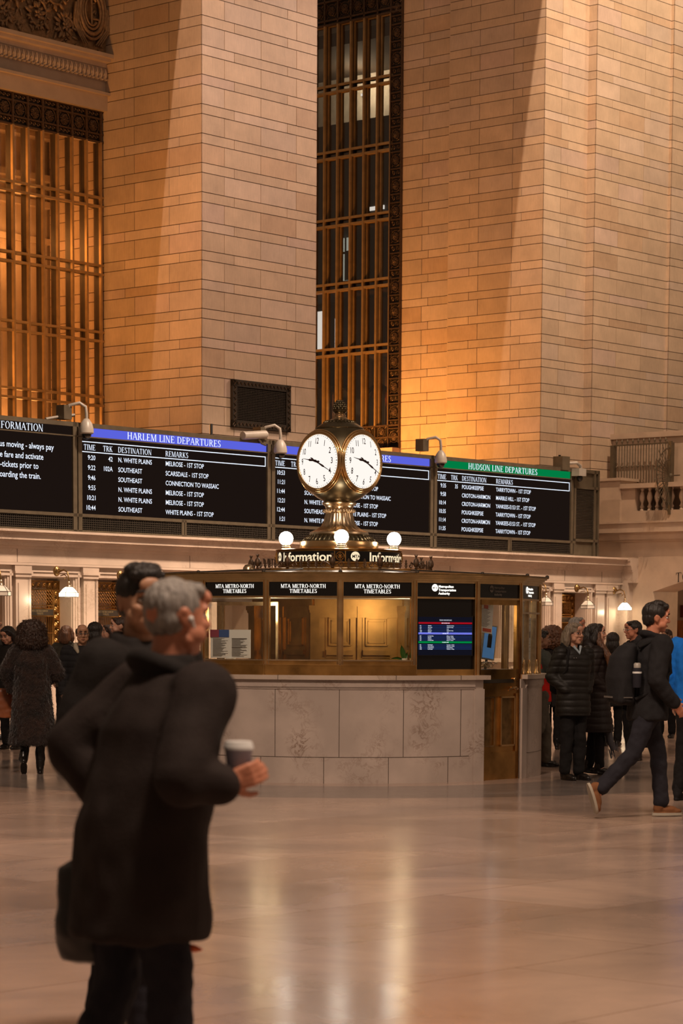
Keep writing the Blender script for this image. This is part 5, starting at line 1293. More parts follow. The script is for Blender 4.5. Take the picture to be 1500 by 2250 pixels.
# information drum under the clock
dm = empty('information_drum', (CX_, CY_, 2.29), 0, label='round black sign drum under the clock with Information in lit letters', cat='sign')
mb = MB(); mb.lathe([(.69, -.035), (.69, .045), (.705, .05), (.705, .06), (.70, .062), (.70, .185), (.71, .19), (.72, .205), (.70, .215), (.40, .215)], 96); mb.build('drum', M['brass_old'], dm, 40)
mb = MB(); mb.lathe([(.703, .068), (.703, .182)], 96); mb.build('sign_band', M['black'], dm, 60)
def on_drum(text, ang, h, zc, xs=1., bold=.03, al='C', mat_='txt_info', r=.706, fit=None):
    mb = MB(); tx = sans(text, h, xs, al, bold)
    if fit:
        k = fit/(max(v[0] for v in tx[0])-min(v[0] for v in tx[0])); tx = ([(x*k, y) for x, y in tx[0]], tx[1])
    put(mb, tx, lambda x, y: pol(r, ang+math.degrees(x/r), zc+y)); return mb.build('lettering', M[mat_], dm)
for a in (-33.5, 56.5, 146.5, 236.5): on_drum('Information', a, .100, .075, 1.04, .02, fit=.68)
for a in (15, 105, 195, -70):
    mb = MB(); n = 28; mb.add([pol(.705, a, .125)]+[pol(.705, a+math.degrees(.052*math.cos(2*PI*i/n)/.705), .125+.052*math.sin(2*PI*i/n)) for i in range(n)], [(0, 1+i, 1+(i+1) % n) for i in range(n)])
    mb.build('round_mark', M['txt_info'], dm)
    on_drum('MTA', a+.8, .034, .108, .95, .03, 'C', 'black', .709)
for a in (1, 91, 181, 271):
    mb = MB(); Tq = Matrix.Rotation(R(a), 4, 'Z')
    mb.box(-.065, -.055, -.712, -.69, .062, .185, T=Tq); mb.box(.055, .065, -.712, -.69, .062, .185, T=Tq)
    mb.tube([Tq @ Vector((.045*math.cos(t_), -.712, .125+.045*math.sin(t_))) for t_ in [k*.4 for k in range(16)]], .006, 6, True)
    for k in range(4):
        u = k*PI/4; mb.tube([Tq @ Vector((.035*math.cos(u), -.712, .125+.035*math.sin(u))), Tq @ Vector((-.035*math.cos(u), -.712, .125-.035*math.sin(u)))], .005, 5)
    mb.ell(Tq @ Vector((0, -.714, .125)), (.014,)*3, 8, 6); mb.build('rosette_panel', M['brass_old'], dm, 60)
# globe lamps
for i, (a, lab) in enumerate(((0, 'glowing white globe lamp in front of the clock stem'), (-90, 'glowing white globe lamp left of the clock stem'), (90, 'glowing white globe lamp right of the clock stem'), (180, 'glowing white globe lamp hidden behind the clock stem'))):
    p = Vector(pol(.61, a+1.5, 0))+Vector((CX_+.012, CY_, 2.505))
    if i == 0:
        g0 = empty('globe_lamp', p); mb = MB(); mb.lathe([(.075, 0), (.078, .012), (.06, .02), (.058, .035), (.048, .04), (.045, .055)], 28); mb.build('lamp_base', M['nickel_brass'], g0, 50)
        mb = MB(); mb.ell((0, 0, .125), (.080,)*3, 28, 18); mb.build('globe', M['globe'], g0, 179); g = g0
    else: g = copy_tree(g0)
    g.location = p; tag(g, lab, 'lamp', 'globe lamps around the clock')
# ================================================================== PEOPLE
def cloth(name, col, rough=.85, var=.12, scale=14, bump=.25, bscale=160, sheen=.0):
    m = mat(name, col, rough, 0, var, scale, bump, bscale, spec=.25)
    if sheen: m.node_tree.nodes['Principled BSDF'].inputs['Sheen Weight'].default_value = sheen
    return m
def skin_mat(name, col):
    m = mat(name, col, .5, 0, .06, 18, .05, 120, spec=.4); b = m.node_tree.nodes['Principled BSDF']
    b.inputs['Subsurface Weight'].default_value = .15; b.inputs['Subsurface Radius'].default_value = (.02, .008, .004); b.inputs['Subsurface Scale'].default_value = .3
    return m
M['skin_light'] = skin_mat('fair_skin', (.50, .26, .17)); M['skin_tan'] = skin_mat('tan_skin', (.42, .22, .13)); M['skin_brown'] = skin_mat('brown_skin', (.27, .13, .075)); M['skin_red'] = skin_mat('ruddy_skin', (.50, .20, .115))
M['lip'] = mat('lip_colour', (.30, .09, .07), .5, var=.05); M['eye_white'] = mat('eye_white', (.55, .52, .48), .3, var=.02); M['iris'] = mat('dark_iris', (.02, .012, .008), .2, var=.02)
M['hair_black'] = mat('black_hair', (.012, .008, .006), .45, var=.4, scale=60, stretch=(1, 1, .15), bump=.6, bscale=90)
M['hair_brown'] = mat('brown_hair', (.035, .016, .009), .45, var=.4, scale=60, stretch=(1, 1, .15), bump=.6, bscale=90)
M['hair_auburn'] = mat('auburn_hair', (.10, .04, .016), .42, var=.45, scale=60, stretch=(1, 1, .15), bump=.6, bscale=90)
M['hair_grey'] = mat('grey_hair', (.26, .235, .21), .6, var=.35, scale=70, stretch=(1, 1, .2), bump=.6, bscale=90)
M['hair_greybrown'] = mat('greying_brown_hair', (.17, .13, .09), .5, var=.5, scale=50, stretch=(1, 1, .15), bump=.6, bscale=90)
M['leather'] = mat('black_leather', (.008, .006, .005), .28, var=.2)
M['coat_dark'] = cloth('black_wool', (.011, .0085, .0075)); M['coat_brownblack'] = cloth('brown_black_wool', (.020, .013, .011))
M['puffer'] = cloth('black_nylon_quilt', (.009, .0075, .006), .5, bump=.15); M['puffer2'] = cloth('brown_black_nylon_quilt', (.012, .007, .006), .5, bump=.15)
M['trouser'] = cloth('black_trouser', (.007, .006, .006)); M['navy'] = cloth('navy_trouser', (.014, .013, .018)); M['charcoal'] = cloth('charcoal_cloth', (.012, .011, .012))
M['fur'] = cloth('dark_brown_fur', (.017, .0075, .0045), .8, .7, 9, .6, 60, .3)
M['red_vest'] = cloth('red_vest_cloth', (.55, .015, .008)); M['grey_cloth'] = cloth('grey_green_cloth', (.075, .080, .070)); M['olive_jacket'] = cloth('grey_olive_cloth', (.055, .05, .038)); M['khaki'] = cloth('grey_work_trousers', (.095, .080, .060))
M['blue_jkt'] = cloth('bright_blue_cloth', (.008, .15, .58)); M['grey_hood'] = cloth('dark_grey_hood', (.05, .05, .055)); M['fleece'] = cloth('cream_fleece', (.40, .34, .25), .95, bump=.8, bscale=90)
M['suede'] = cloth('brown_suede', (.16, .065, .025)); M['sole'] = mat('pale_rubber_sole', (.30, .26, .20), .7); M['tan_leather'] = mat('cognac_leather', (.24, .065, .018), .38, var=.25, scale=6); M['scarf'] = cloth('plaid_scarf', (.06, .055, .06)); M['paleblue'] = cloth('pale_blue_shirt', (.30, .36, .40))
M['steel'] = mat('brushed_steel', (.4, .4, .4), .3, 1.); M['cup'] = mat('white_paper_cup', (.62, .60, .62), .5, var=.03); M['cup_sleeve'] = mat('lilac_grey_cup_print', (.34, .34, .44), .5, var=.05); M['orange'] = mat('orange_tag', (.75, .13, .02), .5, var=.05)
_dg = bpy.context.evaluated_depsgraph_get
def remesh(mb, name, m, voxel, smooth=4, disp=None, xf=None):
    me = bpy.data.meshes.new('raw'); me.from_pydata(mb.v, [], mb.f); me.update()
    o = bpy.data.objects.new('raw', me); COL.objects.link(o)
    r = o.modifiers.new('r', 'REMESH'); r.mode = 'VOXEL'; r.voxel_size = voxel; r.adaptivity = 0
    if smooth: s = o.modifiers.new('s', 'SMOOTH'); s.factor = .5; s.iterations = smooth
    bpy.context.view_layer.update()
    out = bpy.data.meshes.new_from_object(o.evaluated_get(bpy.context.evaluated_depsgraph_get()))
    bpy.data.objects.remove(o); bpy.data.meshes.remove(me)
    out.name = name; n = len(out.vertices); co = np.empty(n*3); out.vertices.foreach_get('co', co); co = co.reshape(-1, 3)
    if disp:
        nr = np.empty(n*3); out.vertices.foreach_get('normal', nr); nr = nr.reshape(-1, 3)
        co = disp(co, nr)
    out.vertices.foreach_set('co', co.ravel()); out.update()
    out.materials.clear(); out.materials.append(m); out.polygons.foreach_set('use_smooth', [True]*len(out.polygons)); return out
def addmesh(me, parent, name):
    o = bpy.data.objects.new(name, me); COL.objects.link(o); o.parent = parent; return o
def folds(amp=.008, f=9., zf=2.5, seed=0.):
    def fn(co, nr):
        d = np.array([noise.noise(Vector((c[0]*f+seed, c[1]*f, c[2]*zf*2))) + .5*noise.noise(Vector((c[0]*f*2.3+seed, c[1]*f*2.3, c[2]*zf*5))) for c in co])
        return co + nr*(d*amp)[:, None]
    return fn
def quilt(pitch=.075, amp=.010, seed=0.):
    def fn(co, nr):
        wob = np.array([noise.noise(Vector((c[0]*6+seed, c[1]*6, c[2]*3))) for c in co])
        ph = (co[:, 2]+wob*.010)/pitch; d = -amp*(1-np.abs(np.sin(PI*ph)))**2.2 + .004*wob
        return co + nr*d[:, None]
    return fn
def strands(amp=.006, f=70, zf=6, seed=0.):
    def fn(co, nr):
        d = np.array([noise.noise(Vector((c[0]*f+seed, c[1]*f, c[2]*zf))) for c in co])
        return co + nr*(d*amp)[:, None]
    return fn
def curls(amp=.018, f=38, seed=0.):
    def fn(co, nr):
        d = np.array([noise.noise(Vector((c[0]*f+seed, c[1]*f, c[2]*f))) + .6*noise.noise(Vector((c[0]*f*2+seed, c[1]*f*2, c[2]*f*2))) for c in co])
        return co + nr*(d*amp)[:, None]
    return fn
def chain(mb, pts, rs, n=12):
    for i in range(len(pts)-1): mb.cap(pts[i], pts[i+1], rs[i], rs[i+1], n)
def rings(mb, prof, n=28, T=None):
    """lofted closed solid: (z, rx, ry, cx, cy)"""
    vs = []
    for (z, rx, ry, cx, cy) in prof:
        for k in range(n):
            a = 2*PI*k/n; p = Vector((cx+rx*math.cos(a), cy+ry*math.sin(a), z)); vs.append(T @ p if T is not None else p)
    fs = [(i*n+k, i*n+(k+1) % n, (i+1)*n+(k+1) % n, (i+1)*n+k) for i in range(len(prof)-1) for k in range(n)]
    fs += [tuple(range(n))[::-1], tuple((len(prof)-1)*n+k for k in range(n))]
    mb.add(vs, fs)
def hand(mb, wrist, dirv, palm, side, curl=.5, k=1., spread=0.):
    """dirv: towards fingertips, palm: palm-facing normal, side=+1 thumb on +cross side"""
    d = Vector(dirv).normalized(); p = Vector(palm); p = (p-d*p.dot(d)).normalized(); x = d.cross(p)*side
    w = Vector(wrist)
    mb.cap(w, w+d*.03*k, .024*k, .026*k, 10)
    for q in (-.026, -.009, .009, .026): mb.cap(w+d*.03*k+x*q*k*.7, w+d*.085*k+x*q*k, .015*k, .0125*k, 8)
    for i, (q, L) in enumerate(((.028, .070), (.0095, .080), (-.0095, .075), (-.028, .058))):
        b = w+d*.088*k+x*q*k*(1+spread); dd = d; seg = L*k*.4; r = .0088*k; pts = [b]
        for j in range(3):
            an = curl*(.55+.25*j)+.04*i; dd = (dd*math.cos(an)+p*math.sin(an)).normalized(); b = b+dd*seg*(1-.18*j); pts.append(b)
        for j in range(3): mb.cap(pts[j], pts[j+1], r*(1-.07*j), r*(1-.07*(j+1)), 8)
    b = w+d*.022*k+x*.022*k; dd = (d*.62+x*.68+p*.25).normalized(); pts = [b]
    for j in range(3): pts.append(pts[-1]+dd*(.034-.004*j)*k); dd = (dd*.8+d*.35+p*curl*.5-x*.12*j).normalized()
    for j in range(3): mb.cap(pts[j], pts[j+1], (.0135-.0015*j)*k, (.0125-.0015*j)*k, 8)
HC = Vector((0, .0, 1.47)); NB = [Vector((0, .015, 1.43))]
def head_matrix(yaw, pitch, roll=0., fwdlean=(0, 0)):
    return Matrix.Translation(HC+Vector((fwdlean[0], fwdlean[1], 0))) @ Matrix.Rotation(R(yaw), 4, 'Z') @ Matrix.Rotation(R(pitch), 4, 'X') @ Matrix.Rotation(R(roll), 4, 'Y') @ Matrix.Translation(-HC)
def head_blobs(mb, T, fem=False, jowl=0.):
    E = lambda c, r, n=20, m=14: mb.ell(c, r, n, m, T=T)
    E((0, .012, 1.655), (.076, .097, .092)); E((0, -.03, 1.625), (.066, .062, .085)); E((0, -.035, 1.572), (.056 if not fem else .050, .060, .050))
    E((0, -.070, 1.545), (.026, .024, .020)); E((0, -.02, 1.565), (.058+jowl, .062, .035))
    E((0, -.085, 1.668), (.050, .016, .018)); E((0, -.090, 1.70), (.045, .018, .03))
    mb.tube([T @ Vector(p) for p in ((0, -.093, 1.665), (0, -.104, 1.645), (0, -.116, 1.620), (0, -.108, 1.607))], [.008, .010, .014, .011], 10)
    for s in (1, -1):
        E((s*.013, -.100, 1.610), (.009, .010, .008), 10, 8); E((s*.040, -.072, 1.617), (.024, .024, .022)); E((s*.052, -.045, 1.585), (.02, .035, .03))
        E((s*.077, .012, 1.632), (.008, .020, .030), 12, 10); E((s*.080, .018, 1.648), (.009, .014, .014), 10, 8); E((s*.077, .006, 1.606), (.006, .009, .010), 10, 8)
    E((0, -.094, 1.584), (.021, .011, .0065), 14, 8); E((0, -.093, 1.574), (.018, .011, .0065), 14, 8)
    n0 = T @ Vector((0, .012, 1.60))
    mb.cap(n0, NB[0], .052 if not fem else .044, .060 if not fem else .05, 14)
def face_parts(root, T, k, brow=M['hair_black'], lipm=None, glasses=None, eyes=True):
    K = Matrix.Diagonal((k, k, k, 1)) @ T
    if eyes:
        for s in (1, -1):
            mb = MB(); mb.ell((s*.030, -.0840, 1.646), (.0145, .0095, .0078), 12, 8, T=K); e = mb.build('eye', M['eye_white'], root, 60)
            mb = MB(); mb.ell((s*.030, -.0915, 1.646), (.0062, .0035, .0062), 10, 8, T=K); mb.build('iris', M['iris'], e, 60)
            mb = MB(); mb.tube([K @ Vector(p) for p in ((s*.014, -.0975, 1.6555), (s*.03, -.0985, 1.6585), (s*.046, -.089, 1.653))], [.002*k]*3, 5); mb.build('eyelid', M['iris'], e, 60)
            mb = MB(); mb.tube([K @ Vector(p) for p in ((s*.012, -.1025, 1.674), (s*.03, -.1030, 1.681), (s*.052, -.083, 1.674))], [.0042*k, .0048*k, .0025*k], 6); mb.build('eyebrow', brow, root, 60)
    mb = MB(); mb.tube([K @ Vector(p) for p in ((-.022, -.0945, 1.580), (-.009, -.1045, 1.582), (0, -.1055, 1.5805), (.009, -.1045, 1.582), (.022, -.0945, 1.580))], [.0015*k, .0045*k, .005*k, .0045*k, .0015*k], 6); mb.build('lips', lipm or M['lip'], root, 60)
    if glasses:
        mb = MB()
        for s in (1, -1):
            mb.tube([K @ Vector((s*(.031+.022*math.cos(a)), -.108-.004*math.cos(a)*0, 1.645+.016*math.sin(a))) for a in [i*PI/8 for i in range(16)]], .0022*k, 5, True)
            mb.tube([K @ Vector(p) for p in ((s*.053, -.106, 1.650), (s*.073, -.07, 1.652), (s*.082, .0, 1.648), (s*.083, .02, 1.635))], .0022*k, 5)
        mb.tube([K @ Vector((-.009, -.110, 1.648)), K @ Vector((.009, -.110, 1.648))], .002*k, 5)
        mb.build('glasses', glasses, root, 60)
def hair_blobs(mb, T, style):
    E = lambda c, r, n=22, m=14: mb.ell(c, r, n, m, T=T)
    if style == 'short':
        E((0, .022, 1.672), (.084, .098, .086)); E((0, .050, 1.63), (.078, .062, .070)); E((0, -.045, 1.722), (.062, .042, .030))
    elif style == 'crop':
        E((0, .018, 1.668), (.081, .094, .084)); E((0, .038, 1.625), (.075, .060, .062)); E((0, -.045, 1.720), (.060, .040, .028))
    elif style == 'quiff':
        E((0, .022, 1.678), (.086, .100, .090)); E((0, .052, 1.63), (.078, .062, .072)); E((0, -.050, 1.735), (.068, .045, .034)); E((.0, -.01, 1.752), (.07, .06, .03))
    elif style == 'balding':
        E((0, .060, 1.645), (.078, .055, .062))
        for s in (1, -1): E((s*.066, .02, 1.66), (.018, .05, .042))
        E((0, .045, 1.70), (.06, .06, .045))
    elif style in ('bob', 'long', 'mid'):
        E((0, .022, 1.674), (.092, .104, .090)); E((0, -.035, 1.725), (.070, .05, .032))
        zb = {'bob': 1.50, 'mid': 1.46, 'long': 1.12}[style]
        for s in (1, -1):
            mb.tube([T @ Vector(p) for p in ((s*.055, -.015, 1.71), (s*.092, .012, 1.64), (s*.100, .02, 1.56), (s*.092, .03, zb))], [.03, .036, .040, .022], 12)
        mb.tube([T @ Vector(p) for p in ((0, .06, 1.70), (0, .095, 1.62), (0, .095, 1.52), (0, .09, zb-.02))], [.07, .082, .085, .05], 14)
    elif style == 'afro':
        E((0, .035, 1.650), (.175, .16, .145)); E((0, .06, 1.555), (.190, .13, .11))
    elif style == 'bun':
        E((0, .022, 1.672), (.082, .098, .086)); E((0, .05, 1.63), (.074, .06, .065)); E((0, .115, 1.69), (.042, .042, .042)); E((0, -.045, 1.722), (.06, .042, .028))
    elif style == 'hoodlike':
        E((0, .03, 1.66), (.105, .115, .105)); E((0, .05, 1.56), (.11, .10, .12)); E((0, .03, 1.48), (.12, .10, .06))
def person(label, loc, rz, h=1.75, fem=False, skin='skin_light', hair=('short', 'hair_black'), head=(0, 0), arms=None, legs=None, coat=None, trousers='trouser', shoes='leather', sole=None,
           glasses=None, vx=.010, brow='hair_black', lean=(0, 0), handcurl=.6, handpose=None, hands=True, group=None, hem=.62, coatw=1., sleeve=1., collar=True, gloves=False, boxy=0., shoe_big=1., name='person', eyes=True, jowl=0., legr=1., skirt=None, cuff=None):
    k = h/1.75
    root = empty(name, loc, rz, label=label, cat='person', group=group)
    S = Matrix.Diagonal((k, k, k, 1)); lx, ly = lean
    sh = .185 if not fem else .165
    A = arms or {}
    A.setdefault('R', [(-sh, 0, 1.415), (-sh-.06, .02, 1.15), (-sh-.06, -.06, .90)]); A.setdefault('L', [(sh, 0, 1.415), (sh+.06, .02, 1.15), (sh+.06, -.06, .90)])
    Lg = legs or {}
    Lg.setdefault('R', [(-.09, 0, .92), (-.10, -.02, .50), (-.10, .03, .09)]); Lg.setdefault('L', [(.09, 0, .92), (.10, -.02, .50), (.10, .03, .09)])
    sft = lambda p, z0=.95: Vector((p[0]+lx*max(0, (p[2]-z0)), p[1]+ly*max(0, (p[2]-z0)), p[2]))
    T = head_matrix(head[0], head[1], head[2] if len(head) > 2 else 0, (lx*.5, ly*.5))
    NB[0] = Vector((lx*.48, ly*.48+.015, 1.43)); mb = MB(); head_blobs(mb, T, fem, jowl)
    rings(mb, [(.90, .13, .095, 0, 0), (1.0, .125, .09, lx*.05, ly*.05), (1.15, .12, .09, lx*.2, ly*.2), (1.3, .135, .10, lx*.35, ly*.35), (1.40, .14, .085, lx*.45, ly*.45), (1.46, .07, .06, lx*.5, ly*.5)])
    for sd in 'RL':
        a = [sft(p) for p in A[sd]]; chain(mb, a, (.05, .040, .028))
        l = [Vector(p) for p in Lg[sd][:3]]; chain(mb, l, (.078, .052, .038))
        fdn = Vector((Lg[sd][3] if len(Lg[sd]) > 3 else (0, -1, 0))).normalized(); dn = (l[2]-l[1]).normalized()
        mb.cap(l[2], l[2]+fdn*.03+dn*.03, .034, .028)
        if hands and not gloves:
            dr = (a[2]-a[1]).normalized(); hp = (handpose or {}).get(sd, {})
            hand(mb, a[2], hp.get('dir', dr), hp.get('palm', (1 if sd == 'R' else -1, 0, 0)), (hp.get('side') or (1 if sd == 'R' else -1)), hp.get('curl', handcurl))
    mb.v = [tuple(S @ Vector(v)) for v in mb.v]
    def sock(co, nr):
        for s in (1, -1):
            c = np.array(S @ (T @ Vector((s*.030, -.092, 1.645)))); d2 = ((co-c)**2).sum(1); co = co - np.array((S @ T).to_3x3() @ Vector((0, -1, 0)))*(.009*np.exp(-d2/(2*.010**2)))[:, None]
        return co
    me = remesh(mb, 'body', M[skin], vx, 3 if vx > .008 else 4, sock); addmesh(me, root, 'body')
    face_parts(root, T, k, M[brow], None, M[glasses] if glasses else None, eyes)
    # trousers
    mb = MB()
    if trousers:
        rings(mb, [(.86, .15*legr, .115, 0, 0), (.95, .155*legr, .115, 0, 0), (1.02, .15, .11, 0, 0)])
        for sd in 'RL':
            l = [Vector(p) for p in Lg[sd][:3]]; an = l[2]+(l[1]-l[2]).normalized()*.02
            chain(mb, [l[0], l[1], an], (.098*legr, .072*legr, .062*legr), 14)
        mb.v = [tuple(S @ Vector(v)) for v in mb.v]; addmesh(remesh(mb, 'trousers', M[trousers], .013, 2, folds(.012, 11, 5, h*3)), root, 'trousers')
    for sd in 'RL':
        l = [Vector(p) for p in Lg[sd][:3]]; fd = Vector((Lg[sd][3] if len(Lg[sd]) > 3 else (0, -1, 0))).normalized(); up = (l[1]-l[2]).normalized()
        if len(Lg[sd]) <= 3: up = Vector((0, 0, 1))
        up = (up-fd*up.dot(fd)).normalized(); rt = fd.cross(up); B = Matrix((rt, -fd, up)).transposed().to_4x4(); B.translation = l[2]; mb = MB(); q = shoe_big
        TT = S @ B
        mb.ell((0, .025, -.035), (.036*q, .045, .045), 14, 10, T=TT); mb.ell((0, -.06, -.045), (.043*q, .085, .035), 14, 10, T=TT); mb.ell((0, -.125, -.058), (.040*q, .055, .024), 14, 10, T=TT); mb.tube([TT @ Vector((0, .02, -.03)), TT @ Vector((0, .01, .07))], [.045*k, .05*k], 12)
        rings(mb, [(-.088, .040*q, .128, 0, -.055), (-.070, .040*q, .128, 0, -.055)], 20, TT)
        so = addmesh(remesh(mb, 'shoe', M[shoes], .008, 2), root, 'shoe')
        if sole:
            mb = MB(); rings(mb, [(-.092, .044*q, .135, 0, -.055), (-.070, .043*q, .133, 0, -.055)], 24, TT); mb.build('sole', M[sole], so, 40)
    # coat
    if coat:
        cm, kind = coat[0], coat[1]; w_ = coatw; mb = MB()
        zh = hem; fl_ = .04 if zh < .7 else 0
        body = [(zh, (.185+fl_)*w_, (.145+fl_)*w_, 0, 0), (zh+.02, (.19+fl_)*w_, (.15+fl_)*w_, 0, 0), (max(zh+.05, .82), .19*w_, .150*w_, 0, 0), (1.0, .178*w_, .138*w_, lx*.05, ly*.05), (1.15, .178*w_, .138*w_, lx*.2, ly*.2), (1.30, .195*w_, .145*w_, lx*.35, ly*.35), (1.40, .185*w_, .12*w_, lx*.45, ly*.45), (1.455, .12*w_, .09*w_, lx*.5, ly*.5), (1.49, .075, .07, lx*.5, ly*.5)]
        if boxy: body = [(z, rx*(1+boxy*(1 if .7 < z < 1.2 else 0))*(1-boxy*.6*(1 if z <= .7 else 0)), ry*(1+boxy*.8*(1 if .7 < z < 1.2 else 0))*(1-boxy*.6*(1 if z <= .7 else 0)), cx, cy) for z, rx, ry, cx, cy in body]
        rings(mb, body, 32)
        for sd in 'RL':
            a = [sft(p) for p in A[sd]]; wr = a[1].lerp(a[2], .93); chain(mb, [a[0], a[1], wr], (.082*sleeve, .066*sleeve, .052*sleeve), 14)
        if collar: mb.tube([(lx*.52+.085*math.cos(a), ly*.52+.012+.078*math.sin(a), 1.49+.02*math.sin(a)) for a in [i*PI/9-.3*PI for i in range(-0, 15)]], .028, 10)
        mb.v = [tuple(S @ Vector(v)) for v in mb.v]
        ds = {'wool': folds(.016, 6, 2.2, h*5), 'puffer': quilt(.072, .009, h), 'fur': curls(.012, 30, h), 'thin': folds(.012, 10, 4, h*2)}[kind]
        c = addmesh(remesh(mb, 'coat', M[cm], .011 if kind != 'fur' else .010, 3, ds), root, coat[2] if len(coat) > 2 else 'coat')
    if hair:
        mb = MB(); hair_blobs(mb, T, hair[0]); mb.v = [tuple(S @ Vector(v)) for v in mb.v]
        ds = curls(.020, 34, h) if hair[0] == 'afro' else strands(.007, 60, 7, h)
        mh = remesh(mb, 'hair', M[hair[1]], .008 if vx > .008 else .006, 2, ds); addmesh(mh, root, 'hair')
    return root, S, T
def put_at(px, py_feet): p = fl(px, py_feet); return (p[0], p[1], 0.)
def X_at(px, Y): return float(at(px, 1396, Y)[0])
POCK = lambda sh: {'R': [(-sh, 0, 1.415), (-sh-.075, .07, 1.16), (-sh+.035, -.085, 1.0)], 'L': [(sh, 0, 1.415), (sh+.075, .07, 1.16), (sh-.035, -.085, 1.0)]}
PH = {'R': dict(dir=(.75, .35, -.55), palm=(0, 1, 0), curl=.3), 'L': dict(dir=(-.75, .35, -.55), palm=(0, 1, 0), curl=.3)}

# --- grey-haired man walking past in the foreground
Yg = 7.35; gx = X_at(304, Yg); GR = R(120); GH = 1.715
GI = (Matrix.Translation((gx, Yg, 0)) @ Matrix.Rotation(GR, 4, 'Z')).inverted()
gl = lambda px, py, Y: tuple((GI @ Vector(at(px, py, Y)))*(1.75/GH))
armsG = {'R': [(-.19, -.02, 1.40), gl(402, 1712, 7.10), gl(492, 1722, 7.15)], 'L': [(.19, .0, 1.40), gl(160, 1640, 7.55), gl(232, 1742, 7.50)]}
armsG = {k_: [v_[0]]+[(q[0], q[1]+.22*max(0, q[2]-.95), q[2]) for q in v_[1:]] for k_, v_ in armsG.items()}
legsG = {'R': [(-.09, 0, .92), (-.10, -.06, .52), (-.10, -.05, .10), (0, -1, .1)], 'L': [(.09, 0, .92), (.10, .03, .50), (.10, .18, .14), (0, -.9, -.35)]}
g, S_, T_ = person('grey-haired man in a black coat in the foreground, holding a white cup', (gx, Yg, 0), GR, GH, skin='skin_red', hair=None, head=(6, 6), arms=armsG, legs=legsG, coat=('coat_brownblack', 'wool'), trousers='navy', vx=.0052,
                   brow='hair_grey', lean=(0, -.22), hem=.66, coatw=1.22, boxy=.13, sleeve=1.28, jowl=.010, collar=False, handpose={'R': dict(palm=tuple(GI.to_3x3() @ Vector((-.1, 1, .1))), dir=tuple(GI.to_3x3() @ Vector((.95, .1, .32))), side=-1, curl=.85), 'L': dict(palm=(-1, 0, 0), dir=(0, -.6, -.4), curl=.5)})
mb = MB(); mb.tube([(.098*math.cos(a), -.117+.03+.088*math.sin(a), 1.465+.045*math.sin(a)) for a in [i*PI/12-.15*PI for i in range(0, 17)]], [.030]*17, 10); rings(mb, [(1.38, .15, .115, 0, -.095), (1.46, .115, .10, 0, -.095), (1.52, .092, .088, 0, -.09)], 24)
mb.v = [tuple(S_ @ Vector(v)) for v in mb.v]; addmesh(remesh(mb, 'coat_collar', M['coat_dark'], .009, 2), g, 'coat_collar')
mb = MB(); hair_blobs(mb, T_, 'crop'); mb.v = [tuple(S_ @ Vector(v)) for v in mb.v]; addmesh(remesh(mb, 'hair', M['hair_grey'], .006, 2, strands(.005, 60, 9)), g, 'hair')
mb = MB(); Kp = S_ @ T_; mb.ell((-.087, .0, 1.628), (.008, .009, .010), 10, 8, T=Kp); mb.tube([Kp @ Vector((-.090, -.002, 1.628)), Kp @ Vector((-.088, -.014, 1.603))], .004, 8); mb.build('earbud', M['white'], g, 60)
cupw = Vector(at(524, 1688, 7.20))
cp = empty('paper_cup', (cupw.x, cupw.y, cupw.z-.04), 0, label='white lidded paper coffee cup in the right hand of the grey-haired man', cat='cup')
mb = MB(); mb.lathe([(.029, 0), (.030, .003), (.041, .098), (.042, .10)], 32); mb.build('cup_body', M['cup_sleeve'], cp, 50)
mb = MB(); mb.lathe([(.044, .095), (.0445, .104), (.042, .108), (.040, .118), (.034, .120), (.012, .117)], 32); mb.build('lid', M['white'], cp, 50)
# bag in the far hand
bgp = Vector(at(222, 1985, Yg+.16))
bg = empty('shoulder_bag', (bgp.x, bgp.y, bgp.z-.17), R(20), label='bulky black bag at the side of the grey-haired man in the foreground', cat='bag')
mb = MB(); rings(mb, [(-.02, .07, .05, 0, 0), (0, .125, .085, 0, 0), (.08, .145, .095, 0, 0), (.22, .14, .09, 0, 0), (.28, .12, .075, -.01, 0), (.31, .07, .04, 0, 0)], 28); addmesh(remesh(mb, 'bag_body', M['leather'], .009, 2, folds(.010, 8, 4)), bg, 'bag_body')
mb = MB(); mb.tube([(-.07, 0, .28), (-.05, 0, .32), (0, 0, .335), (.05, 0, .32), (.07, 0, .28)], .010, 8); mb.build('handle', M['leather'], bg, 60)
# --- dark haired man behind him
Y2 = 9.2; x2 = X_at(308, Y2)
legs2 = {'R': [(-.09, 0, .92), (-.10, -.12, .52), (-.10, -.10, .09), (0, -1, 0)], 'L': [(.09, 0, .92), (.09, .19, .50), (.08, .30, .10), (0, -.95, -.2)]}
p2, S2, T2 = person('dark-haired young man in a black coat half hidden behind the grey-haired man', (x2, Y2, 0), R(50), 1.785, skin='skin_tan', hair=('quiff', 'hair_black'), head=(-24, 4), arms=POCK(.19), handpose=PH, legs=legs2, coat=('coat_dark', 'wool'), trousers='navy', vx=.0055, hem=.66, coatw=1.12, sleeve=1.15)
mb = MB(); tgp = [GI @ Vector(at(x_, y_, 7.33)) for x_, y_ in ((400, 2084), (414, 2082), (430, 2085), (444, 2087))]
mb.tube(tgp, [.010, .013, .011, .003], 8); tag(mb.build('orange_tag', M['orange'], g, 60), label='small orange tag')

